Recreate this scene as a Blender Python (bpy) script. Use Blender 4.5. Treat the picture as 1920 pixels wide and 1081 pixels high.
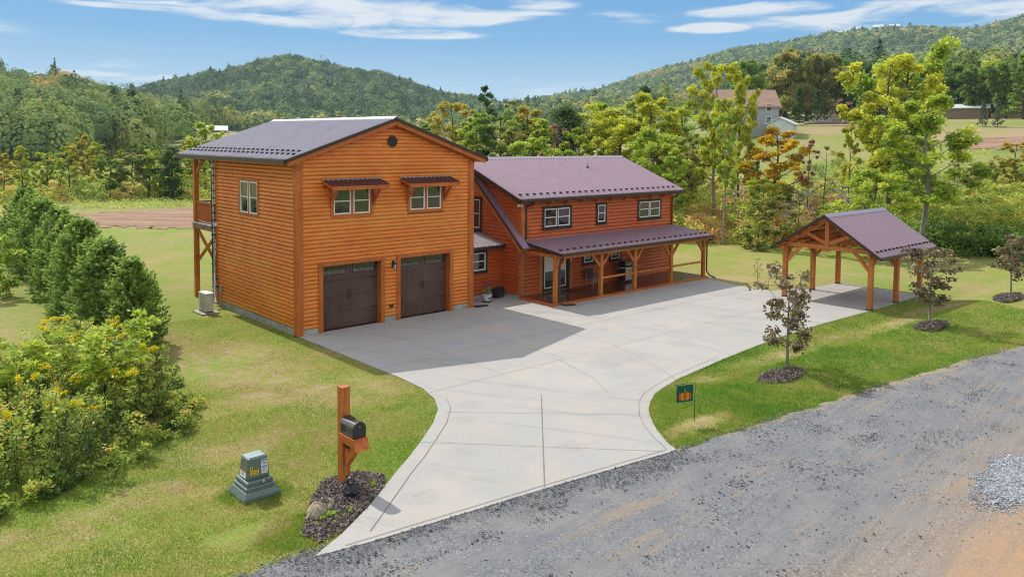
import bpy, math, random
import numpy as np
from mathutils import Vector, Matrix

for o in list(bpy.data.objects): bpy.data.objects.remove(o)
S = bpy.context.scene
COL = S.collection
R = math.radians

# ------------------------------------------------------------------ camera
CAM = np.array([-15.3552, -30.3404, 8.2045]); YAW, PITCH, ROLL, F, PY = -0.73, -0.0586, 0.0083, 1507.16, 349.74
_fw = np.array([math.sin(-YAW) * math.cos(PITCH), math.cos(YAW) * math.cos(PITCH), math.sin(PITCH)])
_r0 = np.array([math.cos(YAW), math.sin(YAW), 0.0]); _u0 = np.cross(_r0, _fw)
_r = math.cos(ROLL) * _r0 + math.sin(ROLL) * _u0; _u = math.cos(ROLL) * _u0 - math.sin(ROLL) * _r0
cd = bpy.data.cameras.new('camera'); cam = bpy.data.objects.new('camera', cd); COL.objects.link(cam)
cam.matrix_world = Matrix(((_r[0], _u[0], -_fw[0], CAM[0]), (_r[1], _u[1], -_fw[1], CAM[1]), (_r[2], _u[2], -_fw[2], CAM[2]), (0, 0, 0, 1)))
cd.sensor_fit = 'HORIZONTAL'; cd.sensor_width = 36; cd.lens = F / 1920 * 36; cd.shift_y = -(540.5 - PY) / 1920
cd.clip_start = 0.1; cd.clip_end = 9000
S.camera = cam

def ray(x, y): return _fw + _r * (x - 960) / F + _u * (PY - y) / F
def at(x, y, z=0.0):
    v = ray(x, y); return CAM + v * (z - CAM[2]) / v[2]
def zd(x, y, D):                      # world height seen at pixel (x, y) at horizontal distance D
    v = ray(x, y); return CAM[2] + v[2] * D / math.hypot(v[0], v[1])
def pd(x, D):                         # ground position at column x and distance D
    v = ray(x, 300); k = D / math.hypot(v[0], v[1]); return CAM[0] + v[0] * k, CAM[1] + v[1] * k

# ------------------------------------------------------------------ world, sun, exposure
SUN_EL = 49.0; SUN_AZ_VEC = (-0.046, 1.0)
SKY_K, SUN_K, EXPO = 0.15, 3.05, 0.45
S.view_settings.view_transform = 'Standard'; S.view_settings.look = 'None'
S.view_settings.exposure = EXPO; S.view_settings.gamma = 1
S.cycles.filter_width = 1.05; S.cycles.diffuse_bounces = 6; S.cycles.denoising_prefilter = 'FAST'
W = bpy.data.worlds.new("World"); S.world = W; W.use_nodes = True
wt = W.node_tree; wt.nodes.clear()
class NT:
    def __init__(s, t): s.t = t
    def n(s, ty, **k):
        nd = s.t.nodes.new(ty)
        for a, b in k.items():
            if a == 'inp':
                for i, v in b.items():
                    if isinstance(v, bpy.types.NodeSocket): s.t.links.new(v, nd.inputs[i])
                    else: nd.inputs[i].default_value = v
            else: setattr(nd, a, b)
        return nd
    def m(s, op, a, b=0.0, c=0.0, clamp=False):
        return s.n('ShaderNodeMath', operation=op, use_clamp=clamp, inp={0: a, 1: b, 2: c}).outputs[0]
    def mix(s, f, a, b, bt='MIX'):
        nd = s.n('ShaderNodeMix', data_type='RGBA', blend_type=bt)
        for i, v in ((0, f), (6, a), (7, b)):
            if isinstance(v, bpy.types.NodeSocket): s.t.links.new(v, nd.inputs[i])
            else: nd.inputs[i].default_value = v if i == 0 else (tuple(v) + (1,))[:4]
        return nd.outputs[2]
    def noise(s, vec, scale, detail=4, rough=.55, dim='3D', dist=0):
        return s.n('ShaderNodeTexNoise', noise_dimensions=dim, inp={'Vector': vec, 'Scale': scale, 'Detail': detail, 'Roughness': rough, 'Distortion': dist}).outputs[0]
    def ramp(s, f, stops, interp='LINEAR'):
        nd = s.n('ShaderNodeValToRGB', inp={0: f}); cr = nd.color_ramp; cr.interpolation = interp
        while len(cr.elements) > 1: cr.elements.remove(cr.elements[-1])
        for i, (p, c) in enumerate(stops):
            e = cr.elements[0] if i == 0 else cr.elements.new(p)
            e.position = p; e.color = tuple(c) + (1,) if len(c) == 3 else c
        return nd.outputs[0]
    def ss(s, v, a, b, lo=0.0, hi=1.0):
        return s.n('ShaderNodeMapRange', interpolation_type='SMOOTHSTEP', inp={0: v, 1: a, 2: b, 3: lo, 4: hi}).outputs[0]
    def xyz(s, v):
        q = s.n('ShaderNodeSeparateXYZ', inp={0: v}); return q.outputs[0], q.outputs[1], q.outputs[2]
    def vec(s, x, y, z): return s.n('ShaderNodeCombineXYZ', inp={0: x, 1: y, 2: z}).outputs[0]
w = NT(wt)
sun_dir = Vector((SUN_AZ_VEC[0], SUN_AZ_VEC[1], 0)).normalized() * math.cos(R(SUN_EL)) + Vector((0, 0, math.sin(R(SUN_EL))))
sky = w.n('ShaderNodeTexSky', sky_type='NISHITA', sun_disc=False, sun_elevation=R(SUN_EL), sun_rotation=math.atan2(sun_dir.x, sun_dir.y), air_density=1.15, dust_density=0.6, ozone_density=1.6, altitude=700)
dr = w.n('ShaderNodeTexCoord').outputs['Generated']
dx, dy, dz = w.xyz(dr)
az0 = math.atan2(_fw[0], _fw[1])
az = w.m('SUBTRACT', w.m('ARCTAN2', dx, dy), az0); el = w.m('ARCSINE', dz)
def azel(x, y):
    v = ray(x, y); v = v / np.linalg.norm(v); return math.atan2(v[0], v[1]) - az0, math.asin(v[2])
msk = None
for cx, cy, rx, ry, st in [(610, 22, 300, 25, 1.), (800, 30, 230, 16, .9), (770, 63, 120, 9, .9), (1480, 16, 170, 13, .85), (1740, 20, 260, 30, .8), (1165, 38, 80, 14, .55), (1325, 53, 70, 9, .8),
                           (225, 11, 90, 5, .7), (120, 141, 190, 9, .8), (1010, 6, 70, 12, .6), (950, 172, 260, 16, .35), (60, 112, 180, 12, .3), (1030, 155, 110, 7, .4), (-400, 40, 260, 30, .8), (2300, 60, 260, 40, .8)]:
    a, e = azel(cx, cy); ra = rx / F; re = ry / F
    q = w.m('ADD', w.m('POWER', w.m('MULTIPLY', w.m('SUBTRACT', az, a), 1 / ra), 2.0), w.m('POWER', w.m('ABSOLUTE', w.m('MULTIPLY', w.m('SUBTRACT', el, e), 1 / re)), 2.0))
    q = w.m('MULTIPLY', w.ss(q, 2.3, 0.0), st)
    msk = q if msk is None else w.m('MAXIMUM', msk, q)
cv = w.vec(w.m('MULTIPLY', az, 7.0), w.m('MULTIPLY', el, 42.0), 3.3)
cn = w.noise(cv, 1.3, 7, .58, dist=.6)
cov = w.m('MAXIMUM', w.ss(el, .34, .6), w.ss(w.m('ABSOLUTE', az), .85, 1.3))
fill_clouds = w.m('MULTIPLY', w.m('MULTIPLY', cov, w.ss(w.noise(w.vec(w.m('MULTIPLY', az, 2.0), w.m('MULTIPLY', el, 5.0), 1.0), 1.2, 6, .55), .30, .62)), .9)  # bright clouds out of view, overhead and behind the camera, added as fill light
cn = w.m('ADD', w.m('MULTIPLY', w.m('SUBTRACT', cn, .5), 1.9), .5)
dens = w.m('MULTIPLY', w.ss(w.m('ADD', cn, w.m('MULTIPLY', msk, .42)), .55, 1.08), w.ss(msk, 0.0, .55))
dens = w.m('MULTIPLY', dens, .9)
low = w.ramp(w.m('MULTIPLY', el, 2.5, clamp=True), [(0, (2.9, 3.45, 3.9)), (.12, (2.1, 3.05, 3.9)), (.30, (.95, 2.25, 3.75)), (.55, (.46, 1.6, 3.5)), (1, (.3, 1.2, 3.0))])
skc = w.mix(w.ss(el, .62, .28), sky.outputs[0], low)
skc = w.mix(dens, skc, (4.1, 4.25, 4.4))
skc = w.mix(fill_clouds, skc, (6.4, 6.35, 6.3))
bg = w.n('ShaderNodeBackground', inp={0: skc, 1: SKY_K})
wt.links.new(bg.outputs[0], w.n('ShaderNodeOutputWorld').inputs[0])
sl = bpy.data.lights.new('sun', 'SUN'); sl.energy = SUN_K; sl.angle = R(0.53); sl.color = (1, .95, .87)
so = bpy.data.objects.new('sun', sl); COL.objects.link(so); so.rotation_euler = sun_dir.to_track_quat('Z', 'Y').to_euler(); so.location = (0, 40, 60)

# ------------------------------------------------------------------ helpers
def tag(o, label=None, cat=None, group=None, kind=None):
    for k, v in (('label', label), ('category', cat), ('group', group), ('kind', kind)):
        if v: o[k] = v
    return o
def thing(name, label, cat, loc=(0, 0, 0), rz=0, group=None):
    o = bpy.data.objects.new(name, None); COL.objects.link(o); o.location = loc; o.rotation_euler[2] = rz
    o.empty_display_size = .3
    return tag(o, label, cat, group)
def V(*a): return np.array(a, float)
class MB:
    def __init__(s): s.v = []; s.f = []; s.m = []; s.g = []; s.off = V(0, 0, 0)
    def add(s, vs, fs, mi=0):
        n = len(s.v); s.g.append((n, len(s.f))); s.v += [tuple(np.array(p, float) + s.off) for p in vs]; s.f += [tuple(i + n for i in f) for f in fs]; s.m += [mi] * len(fs)
    def box(s, x0, y0, z0, x1, y1, z1, mi=0):
        x0, x1 = min(x0, x1), max(x0, x1); y0, y1 = min(y0, y1), max(y0, y1); z0, z1 = min(z0, z1), max(z0, z1)
        s.add([(x0, y0, z0), (x1, y0, z0), (x1, y1, z0), (x0, y1, z0), (x0, y0, z1), (x1, y0, z1), (x1, y1, z1), (x0, y1, z1)],
              [(0, 3, 2, 1), (4, 5, 6, 7), (0, 1, 5, 4), (1, 2, 6, 5), (2, 3, 7, 6), (3, 0, 4, 7)], mi)
    def prism(s, poly, vec, mi=0):
        n = len(poly); a = [np.array(p, float) for p in poly]; b = [p + np.array(vec, float) for p in a]
        s.add(a + b, [tuple(range(n))[::-1], tuple(range(n, 2 * n))] + [(i, (i + 1) % n, n + (i + 1) % n, n + i) for i in range(n)], mi)
    def beam(s, p, q, w_, h_, mi=0, side=None):
        p = np.array(p, float); q = np.array(q, float); d = q - p; d /= np.linalg.norm(d)
        up = V(0, 0, 1) if abs(d[2]) < .95 else V(0, 1, 0)
        if side is not None: x = np.array(side, float)
        else: x = np.cross(d, up)
        x = x - d * (x @ d); x /= np.linalg.norm(x); y = np.cross(x, d)
        c = [x * w_ / 2 * i + y * h_ / 2 * j for i, j in ((-1, -1), (1, -1), (1, 1), (-1, 1))]
        s.prism([p + k for k in c], q - p, mi)
    def tube(s, pts, rad, n=6, mi=0, cap=True):
        pts = [np.array(p, float) for p in pts]
        rad = rad if hasattr(rad, '__len__') else [rad] * len(pts)
        vs = []; prev = None
        for i, p in enumerate(pts):
            d = pts[min(i + 1, len(pts) - 1)] - pts[max(i - 1, 0)]; d = d / (np.linalg.norm(d) + 1e-9)
            if prev is None:
                a = np.cross(d, V(0, 0, 1) if abs(d[2]) < .9 else V(1, 0, 0))
            else: a = prev - d * (prev @ d)
            a /= np.linalg.norm(a) + 1e-9; prev = a; b = np.cross(d, a)
            vs += [p + rad[i] * (a * math.cos(2 * math.pi * k / n) + b * math.sin(2 * math.pi * k / n)) for k in range(n)]
        fs = [(i * n + k, i * n + (k + 1) % n, (i + 1) * n + (k + 1) % n, (i + 1) * n + k) for i in range(len(pts) - 1) for k in range(n)]
        if cap: fs += [tuple(range(n))[::-1], tuple(range((len(pts) - 1) * n, len(pts) * n))]
        s.add(vs, fs, mi)
    def lathe(s, prof, c=(0, 0, 0), n=20, mi=0, sx=1, sy=1):
        vs = []; fs = []
        for r_, z in prof: vs += [(c[0] + sx * r_ * math.cos(2 * math.pi * k / n), c[1] + sy * r_ * math.sin(2 * math.pi * k / n), c[2] + z) for k in range(n)]
        fs = [(i * n + k, i * n + (k + 1) % n, (i + 1) * n + (k + 1) % n, (i + 1) * n + k) for i in range(len(prof) - 1) for k in range(n)]
        fs += [tuple(range(n))[::-1], tuple(range((len(prof) - 1) * n, len(prof) * n))]
        s.add(vs, fs, mi)
    def ell(s, c, r_, n=12, m=8, mi=0, rot=None):
        vs = []; fs = []
        for j in range(m + 1):
            t = math.pi * j / m
            for k in range(n):
                p = V(r_[0] * math.sin(t) * math.cos(2 * math.pi * k / n), r_[1] * math.sin(t) * math.sin(2 * math.pi * k / n), r_[2] * math.cos(t))
                if rot is not None: p = rot @ p
                vs.append(p + np.array(c, float))
        for j in range(m):
            for k in range(n): fs.append((j * n + k, (j + 1) * n + k, (j + 1) * n + (k + 1) % n, j * n + (k + 1) % n))
        s.add(vs, fs, mi)
    def build_each(s, name, mats, parent=None, per=1, smooth=False, bevel=0):
        out = []
        for i in range(0, len(s.g), per):
            a = s.g[i]; e = s.g[i + per] if i + per < len(s.g) else (len(s.v), len(s.f)); c = MB(); c.v = s.v[a[0]:e[0]]; c.f = [tuple(k - a[0] for k in f) for f in s.f[a[1]:e[1]]]; c.m = s.m[a[1]:e[1]]
            out.append(c.build(name, mats, parent, smooth, bevel))
        return out
    def build(s, name, mats, parent=None, smooth=False, bevel=0):
        me = bpy.data.meshes.new(name); me.from_pydata([tuple(map(float, p)) for p in s.v], [], s.f)
        mats = mats if isinstance(mats, (list, tuple)) else [mats]
        for m_ in mats: me.materials.append(m_)
        me.polygons.foreach_set('material_index', s.m)
        if smooth: me.polygons.foreach_set('use_smooth', [True] * len(s.f))
        me.update(); o = bpy.data.objects.new(name, me); COL.objects.link(o)
        if parent is not None: o.parent = parent
        if bevel:
            b = o.modifiers.new('b', 'BEVEL'); b.width = bevel; b.segments = 2; b.limit_method = 'ANGLE'
        return o
def npmesh(name, verts, faces_n, mats, parent=None, tone=None, smooth=False, mi=None):
    """quads (faces_n=4) or tris laid out one after another"""
    nv = len(verts); nf = nv // faces_n
    me = bpy.data.meshes.new(name); me.vertices.add(nv); me.vertices.foreach_set('co', np.asarray(verts, np.float32).ravel())
    me.loops.add(nv); me.loops.foreach_set('vertex_index', np.arange(nv, dtype=np.int32))
    me.polygons.add(nf); me.polygons.foreach_set('loop_start', np.arange(0, nv, faces_n, dtype=np.int32)); me.polygons.foreach_set('loop_total', np.full(nf, faces_n, np.int32))
    if tone is not None:
        at_ = me.attributes.new('tone', 'FLOAT', 'POINT'); at_.data.foreach_set('value', np.repeat(np.asarray(tone, np.float32), faces_n))
    for m_ in (mats if isinstance(mats, (list, tuple)) else [mats]): me.materials.append(m_)
    if mi is not None: me.polygons.foreach_set('material_index', np.asarray(mi, np.int32))
    me.update(); me.validate(); o = bpy.data.objects.new(name, me); COL.objects.link(o)
    if parent is not None: o.parent = parent
    return o
def text_mesh(body, size, mat, parent, name, M, ext=.003, align='CENTER'):
    c = bpy.data.curves.new(name, 'FONT'); c.body = body; c.size = size; c.extrude = ext; c.align_x = align; c.align_y = 'CENTER'; c.offset = size * .02
    t = bpy.data.objects.new(name, c); COL.objects.link(t)
    bpy.context.view_layer.update()
    me = bpy.data.meshes.new_from_object(t.evaluated_get(bpy.context.evaluated_depsgraph_get()))
    bpy.data.objects.remove(t); me.transform(M); me.materials.clear(); me.materials.append(mat)
    o = bpy.data.objects.new(name, me); COL.objects.link(o); o.parent = parent
    return o

# ------------------------------------------------------------------ materials
def newmat(name):
    m_ = bpy.data.materials.new(name); m_.use_nodes = True; t = m_.node_tree; t.nodes.clear(); x = NT(t)
    x.out = x.n('ShaderNodeOutputMaterial'); x.pos = x.n('ShaderNodeNewGeometry').outputs['Position']; x.obj = x.n('ShaderNodeTexCoord').outputs['Object']
    return m_, x
def fin(x, col, rough=.6, spec=.4, metal=0, bump=None, bs=.3, bd=.02, coat=0):
    p = x.n('ShaderNodeBsdfPrincipled', inp={'Roughness': rough, 'Specular IOR Level': spec, 'Metallic': metal, 'Coat Weight': coat, 'Coat Roughness': .15})
    if isinstance(col, bpy.types.NodeSocket): x.t.links.new(col, p.inputs[0])
    else: p.inputs[0].default_value = tuple(col) + (1,)
    if bump is not None:
        b = x.n('ShaderNodeBump', inp={'Strength': bs, 'Distance': bd, 'Height': bump}); x.t.links.new(b.outputs[0], p.inputs['Normal'])
    x.t.links.new(p.outputs[0], x.out.inputs[0])
def plain(name, col, rough=.5, spec=.4, metal=0, var=.15, sc=3, coat=0):
    m_, x = newmat(name)
    n = x.noise(x.obj, sc, 5, .6)
    c = x.mix(x.ss(n, .3, .7), tuple(k * (1 - var) for k in col), tuple(min(1, k * (1 + var)) for k in col))
    fin(x, c, rough, spec, metal, coat=coat, bump=x.noise(x.obj, sc * 12, 3), bs=.08)
    return m_
def wood(name, base, dark, light, pitch=None, axis='h', rough=.45, z0=0, obj=False, spec=.4, var=1.0):
    """stained timber: long grain along the board, a tone of its own for each row, knots"""
    m_, x = newmat(name); src = x.obj if obj else x.pos
    X, Y, Z = x.xyz(src)
    h = x.m('ADD', X, Y) if not obj else x.m('ADD', X, Y)
    if axis == 'v': gv = x.vec(x.m('MULTIPLY', h, 14.0), x.m('MULTIPLY', Y, 3.0), x.m('MULTIPLY', Z, 1.1))
    else: gv = x.vec(x.m('MULTIPLY', X, 1.1), x.m('MULTIPLY', Y, 1.1), x.m('MULTIPLY', Z, 16.0))
    g = x.noise(gv, 1.6, 6, .62, dist=.4)
    g2 = x.noise(src, .55, 3, .5)
    c = x.mix(x.ss(g, .36, .66), dark, base); c = x.mix(x.ss(g2, .45, .75, 0, .55), c, light); c = x.mix(x.ss(x.noise(src, 2.3, 6, .7), .50, .72, 0, .5), c, tuple(k * .6 for k in dark))
    if pitch:
        row = x.m('FLOOR', x.m('DIVIDE', x.m('SUBTRACT', Z, z0), pitch))
        seg = x.m('FLOOR', x.m('DIVIDE', x.m('ADD', h, x.m('MULTIPLY', x.n('ShaderNodeTexWhiteNoise', noise_dimensions='1D', inp={'W': row}).outputs[0], 4.0)), 3.6))
        wn = x.n('ShaderNodeTexWhiteNoise', noise_dimensions='2D', inp={0: x.vec(row, seg, 0)}).outputs[0]
        c = x.mix(x.m('MULTIPLY', wn, .55 * var), c, tuple(k * .58 for k in base))
        c = x.mix(x.ss(wn, .75, 1.0, 0, .3), c, light)
    kn = x.n('ShaderNodeTexVoronoi', feature='F1', inp={'Vector': x.vec(x.m('MULTIPLY', h, 1.0), 0.0, x.m('MULTIPLY', Z, 2.2)), 'Scale': 1.7}).outputs[0]
    c = x.mix(x.ss(kn, .085, .02, 0, .8), c, tuple(k * .25 for k in dark))
    fin(x, c, rough, spec, bump=g, bs=.25, bd=.006)
    return m_
M = {}
M['siding'] = wood('stained_log_siding', (.92, .275, .024), (.70, .175, .014), (.93, .40, .055), .168, rough=.34, spec=.7)
M['trimwood'] = wood('stained_trim', (.56, .150, .026), (.40, .095, .016), (.64, .20, .038), axis='v', rough=.45)
M['logwall'] = wood('stained_house_logs', (.68, .135, .022), (.46, .072, .012), (.75, .21, .038), .197, rough=.34, spec=.6)
M['logend'] = plain('pale_log_ends', (.42, .13, .05), .6, sc=20)
M['timber'] = wood('orange_timber', (.56, .19, .036), (.38, .10, .018), (.68, .28, .065), axis='v', rough=.45, obj=True)
M['soffit'] = wood('orange_planks', (.48, .17, .03), (.32, .09, .02), (.55, .22, .05), .13)
M['deck'] = wood('brown_deck', (.15, .050, .022), (.08, .026, .012), (.20, .075, .035), rough=.22, spec=.7)
M['purple'] = plain('plum_metal', (.085, .035, .040), .38, .5, .25, .1, 1.2)
M['brown'] = plain('dark_brown_metal', (.050, .034, .028), .38, .5, .2, .1, 2)
M['darktrim'] = plain('dark_brown_trim', (.035, .024, .020), .5, .4, 0, .2, 4)
M['doorbrown'] = wood('garage_door_brown', (.125, .070, .052), (.085, .045, .033), (.16, .095, .070), axis='v', rough=.42, var=.3)
M['white'] = plain('white_vinyl', (.78, .78, .76), .4, .4, 0, .03)
M['black'] = plain('black_metal', (.018, .018, .02), .35, .5, 0, .2)
M['bearblack'] = plain('black_resin', (.022, .022, .026), .38, .45, 0, .3, 30)
M['steel'] = plain('brushed_steel', (.55, .55, .54), .28, .5, .9, .06, 8)
M['acwhite'] = plain('beige_enamel', (.60, .57, .48), .4)
M['greymetal'] = plain('grey_box_metal', (.28, .28, .27), .45)
M['found'] = plain('concrete_foundation', (.36, .36, .31), .85, .2, 0, .22, 2.2)
M['utilgreen'] = plain('grey_green_fibreglass', (.115, .165, .145), .38, .5, 0, .1, 5)
M['utillid'] = plain('pale_grey_green_fibreglass', (.30, .37, .35), .42, .5, 0, .08, 5)
M['sticker'] = plain('yellow_sticker', (.85, .58, .02), .45, var=.03)
M['paper'] = plain('white_sticker', (.70, .72, .74), .5, var=.05)
M['ink'] = plain('black_ink', (.015, .015, .015), .5)
M['blue'] = plain('blue_ink', (.03, .16, .42), .5)
M['red'] = plain('red_ink', (.5, .06, .02), .5)
M['mailbox'] = plain('pewter_mailbox', (.15, .135, .135), .38, .5, .5, .1, 9)
M['maildoor'] = plain('black_mailbox_door', (.022, .022, .022), .45, .5, 0, .1, 9)
M['silver'] = plain('foil_wrap', (.45, .46, .48), .35, .5, .6, .15, 10)
M['flaggreen'] = plain('green_flag_cloth', (.015, .11, .065), .8, .2, 0, .25, 9)
M['flagrim'] = plain('pale_green_cloth_edge', (.22, .42, .12), .8, .2)
M['pumpkin'] = plain('orange_print', (.42, .10, .025), .8, .2, 0, .4, 25)
M['pumpkin2'] = plain('yellow_print', (.55, .26, .03), .8, .2, 0, .3, 25)
M['pot'] = plain('white_glazed_pot', (.66, .66, .68), .25, .5, 0, .08, 14)
M['stonetan'] = plain('tan_cast_stone', (.36, .30, .21), .85, .2, 0, .25, 14)
M['shingle'] = plain('tan_shingle_roof', (.34, .225, .165), .85, .2, 0, .12, .8)
M['farwall'] = plain('grey_clapboard', (.34, .34, .35), .7, .2, 0, .06, .7)
M['farwhite'] = plain('pale_metal_roof', (.60, .63, .66), .5, .3)
M['fartrim'] = plain('far_house_timber', (.26, .17, .12), .7)
M['bark'] = wood('grey_bark', (.15, .125, .10), (.07, .055, .042), (.22, .19, .16), axis='v', rough=.9, obj=True, spec=.15)
M['barkpale'] = wood('pale_bark', (.33, .30, .26), (.18, .155, .13), (.42, .39, .35), axis='v', rough=.9, obj=True, spec=.15)
M['glassbulb'] = plain('clear_lantern_glass', (.5, .5, .48), .08, .8, 0, .05)
# window glass: dark, mirror-like
mg, x = newmat('window_glass'); n = x.noise(x.pos, 1.3, 2)
p = x.n('ShaderNodeBsdfPrincipled', inp={'Base Color': (.022, .028, .030, 1), 'Roughness': .04, 'Specular IOR Level': .9, 'Coat Weight': .6, 'Coat Roughness': .02})
b = x.n('ShaderNodeBump', inp={'Strength': .05, 'Distance': .02, 'Height': n}); x.t.links.new(b.outputs[0], p.inputs['Normal']); x.t.links.new(p.outputs[0], x.out.inputs[0]); M['glass'] = mg
# roof metal
def roofmat(name, c1, c2, rough):
    m_, x = newmat(name); n = x.noise(x.pos, .6, 4); X, Y, Z = x.xyz(x.pos)
    st = x.noise(x.vec(x.m('MULTIPLY', X, 2.0), x.m('MULTIPLY', Y, .5), 0.0), 2.0, 4, .6)
    fin(x, x.mix(x.m('ADD', x.m('MULTIPLY', n, .6), x.m('MULTIPLY', st, .4)), c1, c2), x.ss(st, .2, .8, rough - .06, rough + .08), .6, .35)
    return m_
M['roof'] = roofmat('plum_ribbed_roofing', (.32, .215, .255), (.40, .285, .325), .40)
M['roofgrey'] = roofmat('sky_greyed_plum_roofing', (.31, .285, .32), (.40, .365, .40), .34)  # same plum metal, its grey sky reflection put into the base colour
# concrete
def concrete(name, base, warm):
    m_, x = newmat(name); X, Y, Z = x.xyz(x.pos)
    sx = x.m('FLOOR', x.m('DIVIDE', x.m('ADD', X, .05), 3.05)); sy = x.m('FLOOR', x.m('DIVIDE', x.m('ADD', Y, .05), 3.2))
    slab = x.n('ShaderNodeTexWhiteNoise', noise_dimensions='2D', inp={0: x.vec(sx, sy, 0)}).outputs[0]
    n1 = x.noise(x.vec(X, x.m('MULTIPLY', Y, 1.6), 0.0), .55, 6, .6, dist=.5); n2 = x.noise(x.pos, 6, 5, .65); n3 = x.noise(x.vec(x.m('MULTIPLY', X, .6), x.m('MULTIPLY', Y, 5.0), 0.0), .8, 4, .6); n4 = x.noise(x.pos, 70, 2, .5)
    c = x.mix(x.ss(n1, .38, .68), base, warm); c = x.mix(x.m('MULTIPLY', slab, .26), c, tuple(k * .72 for k in base))
    c = x.mix(x.ss(n3, .50, .74, 0, .32), c, tuple(min(1, k * 1.12) for k in base)); c = x.mix(x.ss(n2, .58, .82, 0, .30), c, (.46, .38, .28))
    tm = x.noise(x.vec(x.m('MULTIPLY', x.m('ADD', X, x.m('MULTIPLY', Y, .55)), .9), x.m('MULTIPLY', x.m('SUBTRACT', Y, x.m('MULTIPLY', X, .1)), .09), 2.0), 1.4, 5, .6, dist=.8)
    c = x.mix(x.ss(tm, .52, .70, 0, .34), c, (.25, .235, .215)); c = x.mix(x.ss(x.noise(x.vec(x.m('ADD', X, Y), x.m('MULTIPLY', x.m('SUBTRACT', X, Y), 7.0), 0.0), .7, 5, .65), .56, .74, 0, .28), c, (.30, .29, .27)); vs_ = x.n('ShaderNodeTexVoronoi', feature='F1', inp={'Vector': x.vec(X, Y, 0.0), 'Scale': .42}).outputs[0]
    c = x.mix(x.m('MULTIPLY', x.ss(vs_, .26, .08), x.ss(n2, .35, .6, 0, .38)), c, (.25, .24, .225))
    c = x.mix(x.ss(n4, .3, .75, 0, .22), c, tuple(k * .62 for k in base)); c = x.mix(x.ss(x.noise(x.pos, .9, 5, .7), .66, .82, 0, .5), c, (.30, .28, .25))
    fin(x, c, .82, .25, bump=n2, bs=.15, bd=.01)
    return m_
M['concrete'] = concrete('broomed_concrete', (.395, .388, .365), (.445, .405, .35)); M['joint'] = plain('joint_sealant', (.20, .18, .155), .9)
# lawn / terrain
mg, x = newmat('lawn_and_fields'); X, Y, Z = x.xyz(x.pos)
P2 = x.vec(X, Y, 0.0)
n0 = x.noise(P2, .055, 4, .55); n1 = x.noise(P2, .33, 6, .62, dist=.5); n2 = x.noise(P2, 2.2, 6, .7); n3 = x.noise(P2, 14, 4, .75); n4 = x.noise(x.vec(X, x.m('MULTIPLY', Y, 1), 0.0), 45, 3, .7)
mixv = x.m('ADD', x.m('ADD', x.m('MULTIPLY', n0, .32), x.m('MULTIPLY', n1, .40)), x.m('ADD', x.m('MULTIPLY', n2, .20), x.m('MULTIPLY', n3, .08)))
g = x.ramp(mixv, [(.33, (.135, .245, .030)), (.42, (.200, .295, .042)), (.48, (.255, .290, .060)), (.53, (.310, .290, .085)), (.59, (.37, .30, .13)), (.68, (.44, .33, .18))])
# worn tan places beside the garage, in the swale and near the hedge
def blob(cx, cy, rx, ry):
    return x.ss(x.m('ADD', x.m('POWER', x.m('DIVIDE', x.m('SUBTRACT', X, cx), rx), 2.0), x.m('POWER', x.m('DIVIDE', x.m('SUBTRACT', Y, cy), ry), 2.0)), 1.3, .1)
wr = None
for bl in [(-3.6, -2.5, 2.4, 4.4, 1.0), (-3.4, -6.4, 2.6, 1.3, 1.0), (-1.9, -7.6, 1.9, 2.0, .8), (-4.5, 2.5, 2.0, 4, .6), (-7.2, -9.8, 2.0, 1.1, .6), (-9.4, -11.0, 1.6, .8, .8), (-11.2, -11.6, 1.7, 1.2, .7), (13, -14.4, 7, .8, .8), (24, -15.0, 9, .8, .9), (34, -14.6, 7, 1.2, .7), (-3, 17, 5, 6, .35), (-10, 12, 3, 9, .7), (4.0, -16.9, 1.6, .5, .9), (15, -17.9, 13, .45, .8), (36, -9, 9, 5, .5), (12, 34, 14, 6, .5)]:
    q = x.m('MULTIPLY', blob(*bl[:4]), bl[4]); wr = q if wr is None else x.m('MAXIMUM', wr, q)
wr = x.m('MULTIPLY', wr, x.ss(x.m('ADD', x.m('MULTIPLY', n1, .35), x.m('MULTIPLY', n2, .65)), .40, .58))
g = x.mix(wr, g, x.mix(x.ss(n2, .4, .65), (.31, .235, .10), (.40, .30, .19)))
n5 = x.noise(x.vec(X, Y, 3.0), 5.5, 7, .8, dist=.3)
g = x.mix(x.ss(n5, .52, .72, 0, .65), g, (.36, .28, .13)); g = x.mix(x.ss(n5, .48, .30, 0, .6), g, (.11, .18, .028)); g = x.mix(x.ss(n4, .4, .8, 0, .45), g, (.08, .115, .02)); g = x.mix(x.ss(n3, .55, .85, 0, .4), g, (.36, .36, .12))
dist = x.m('SQRT', x.m('ADD', x.m('POWER', X, 2.0), x.m('POWER', Y, 2.0)))
fld = x.ramp(x.noise(P2, .022, 5, .6), [(.38, (.15, .22, .04)), (.5, (.24, .26, .07)), (.56, (.32, .26, .13)), (.64, (.40, .25, .15))])
g = x.mix(x.ss(dist, 60, 85), g, fld); g = x.mix(x.ss(dist, 430, 560), g, (.06, .10, .045))
fin(x, g, .9, .12, bump=x.m('ADD', n3, x.m('MULTIPLY', n4, .5)), bs=.55, bd=.05); M['lawn'] = mg
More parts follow.
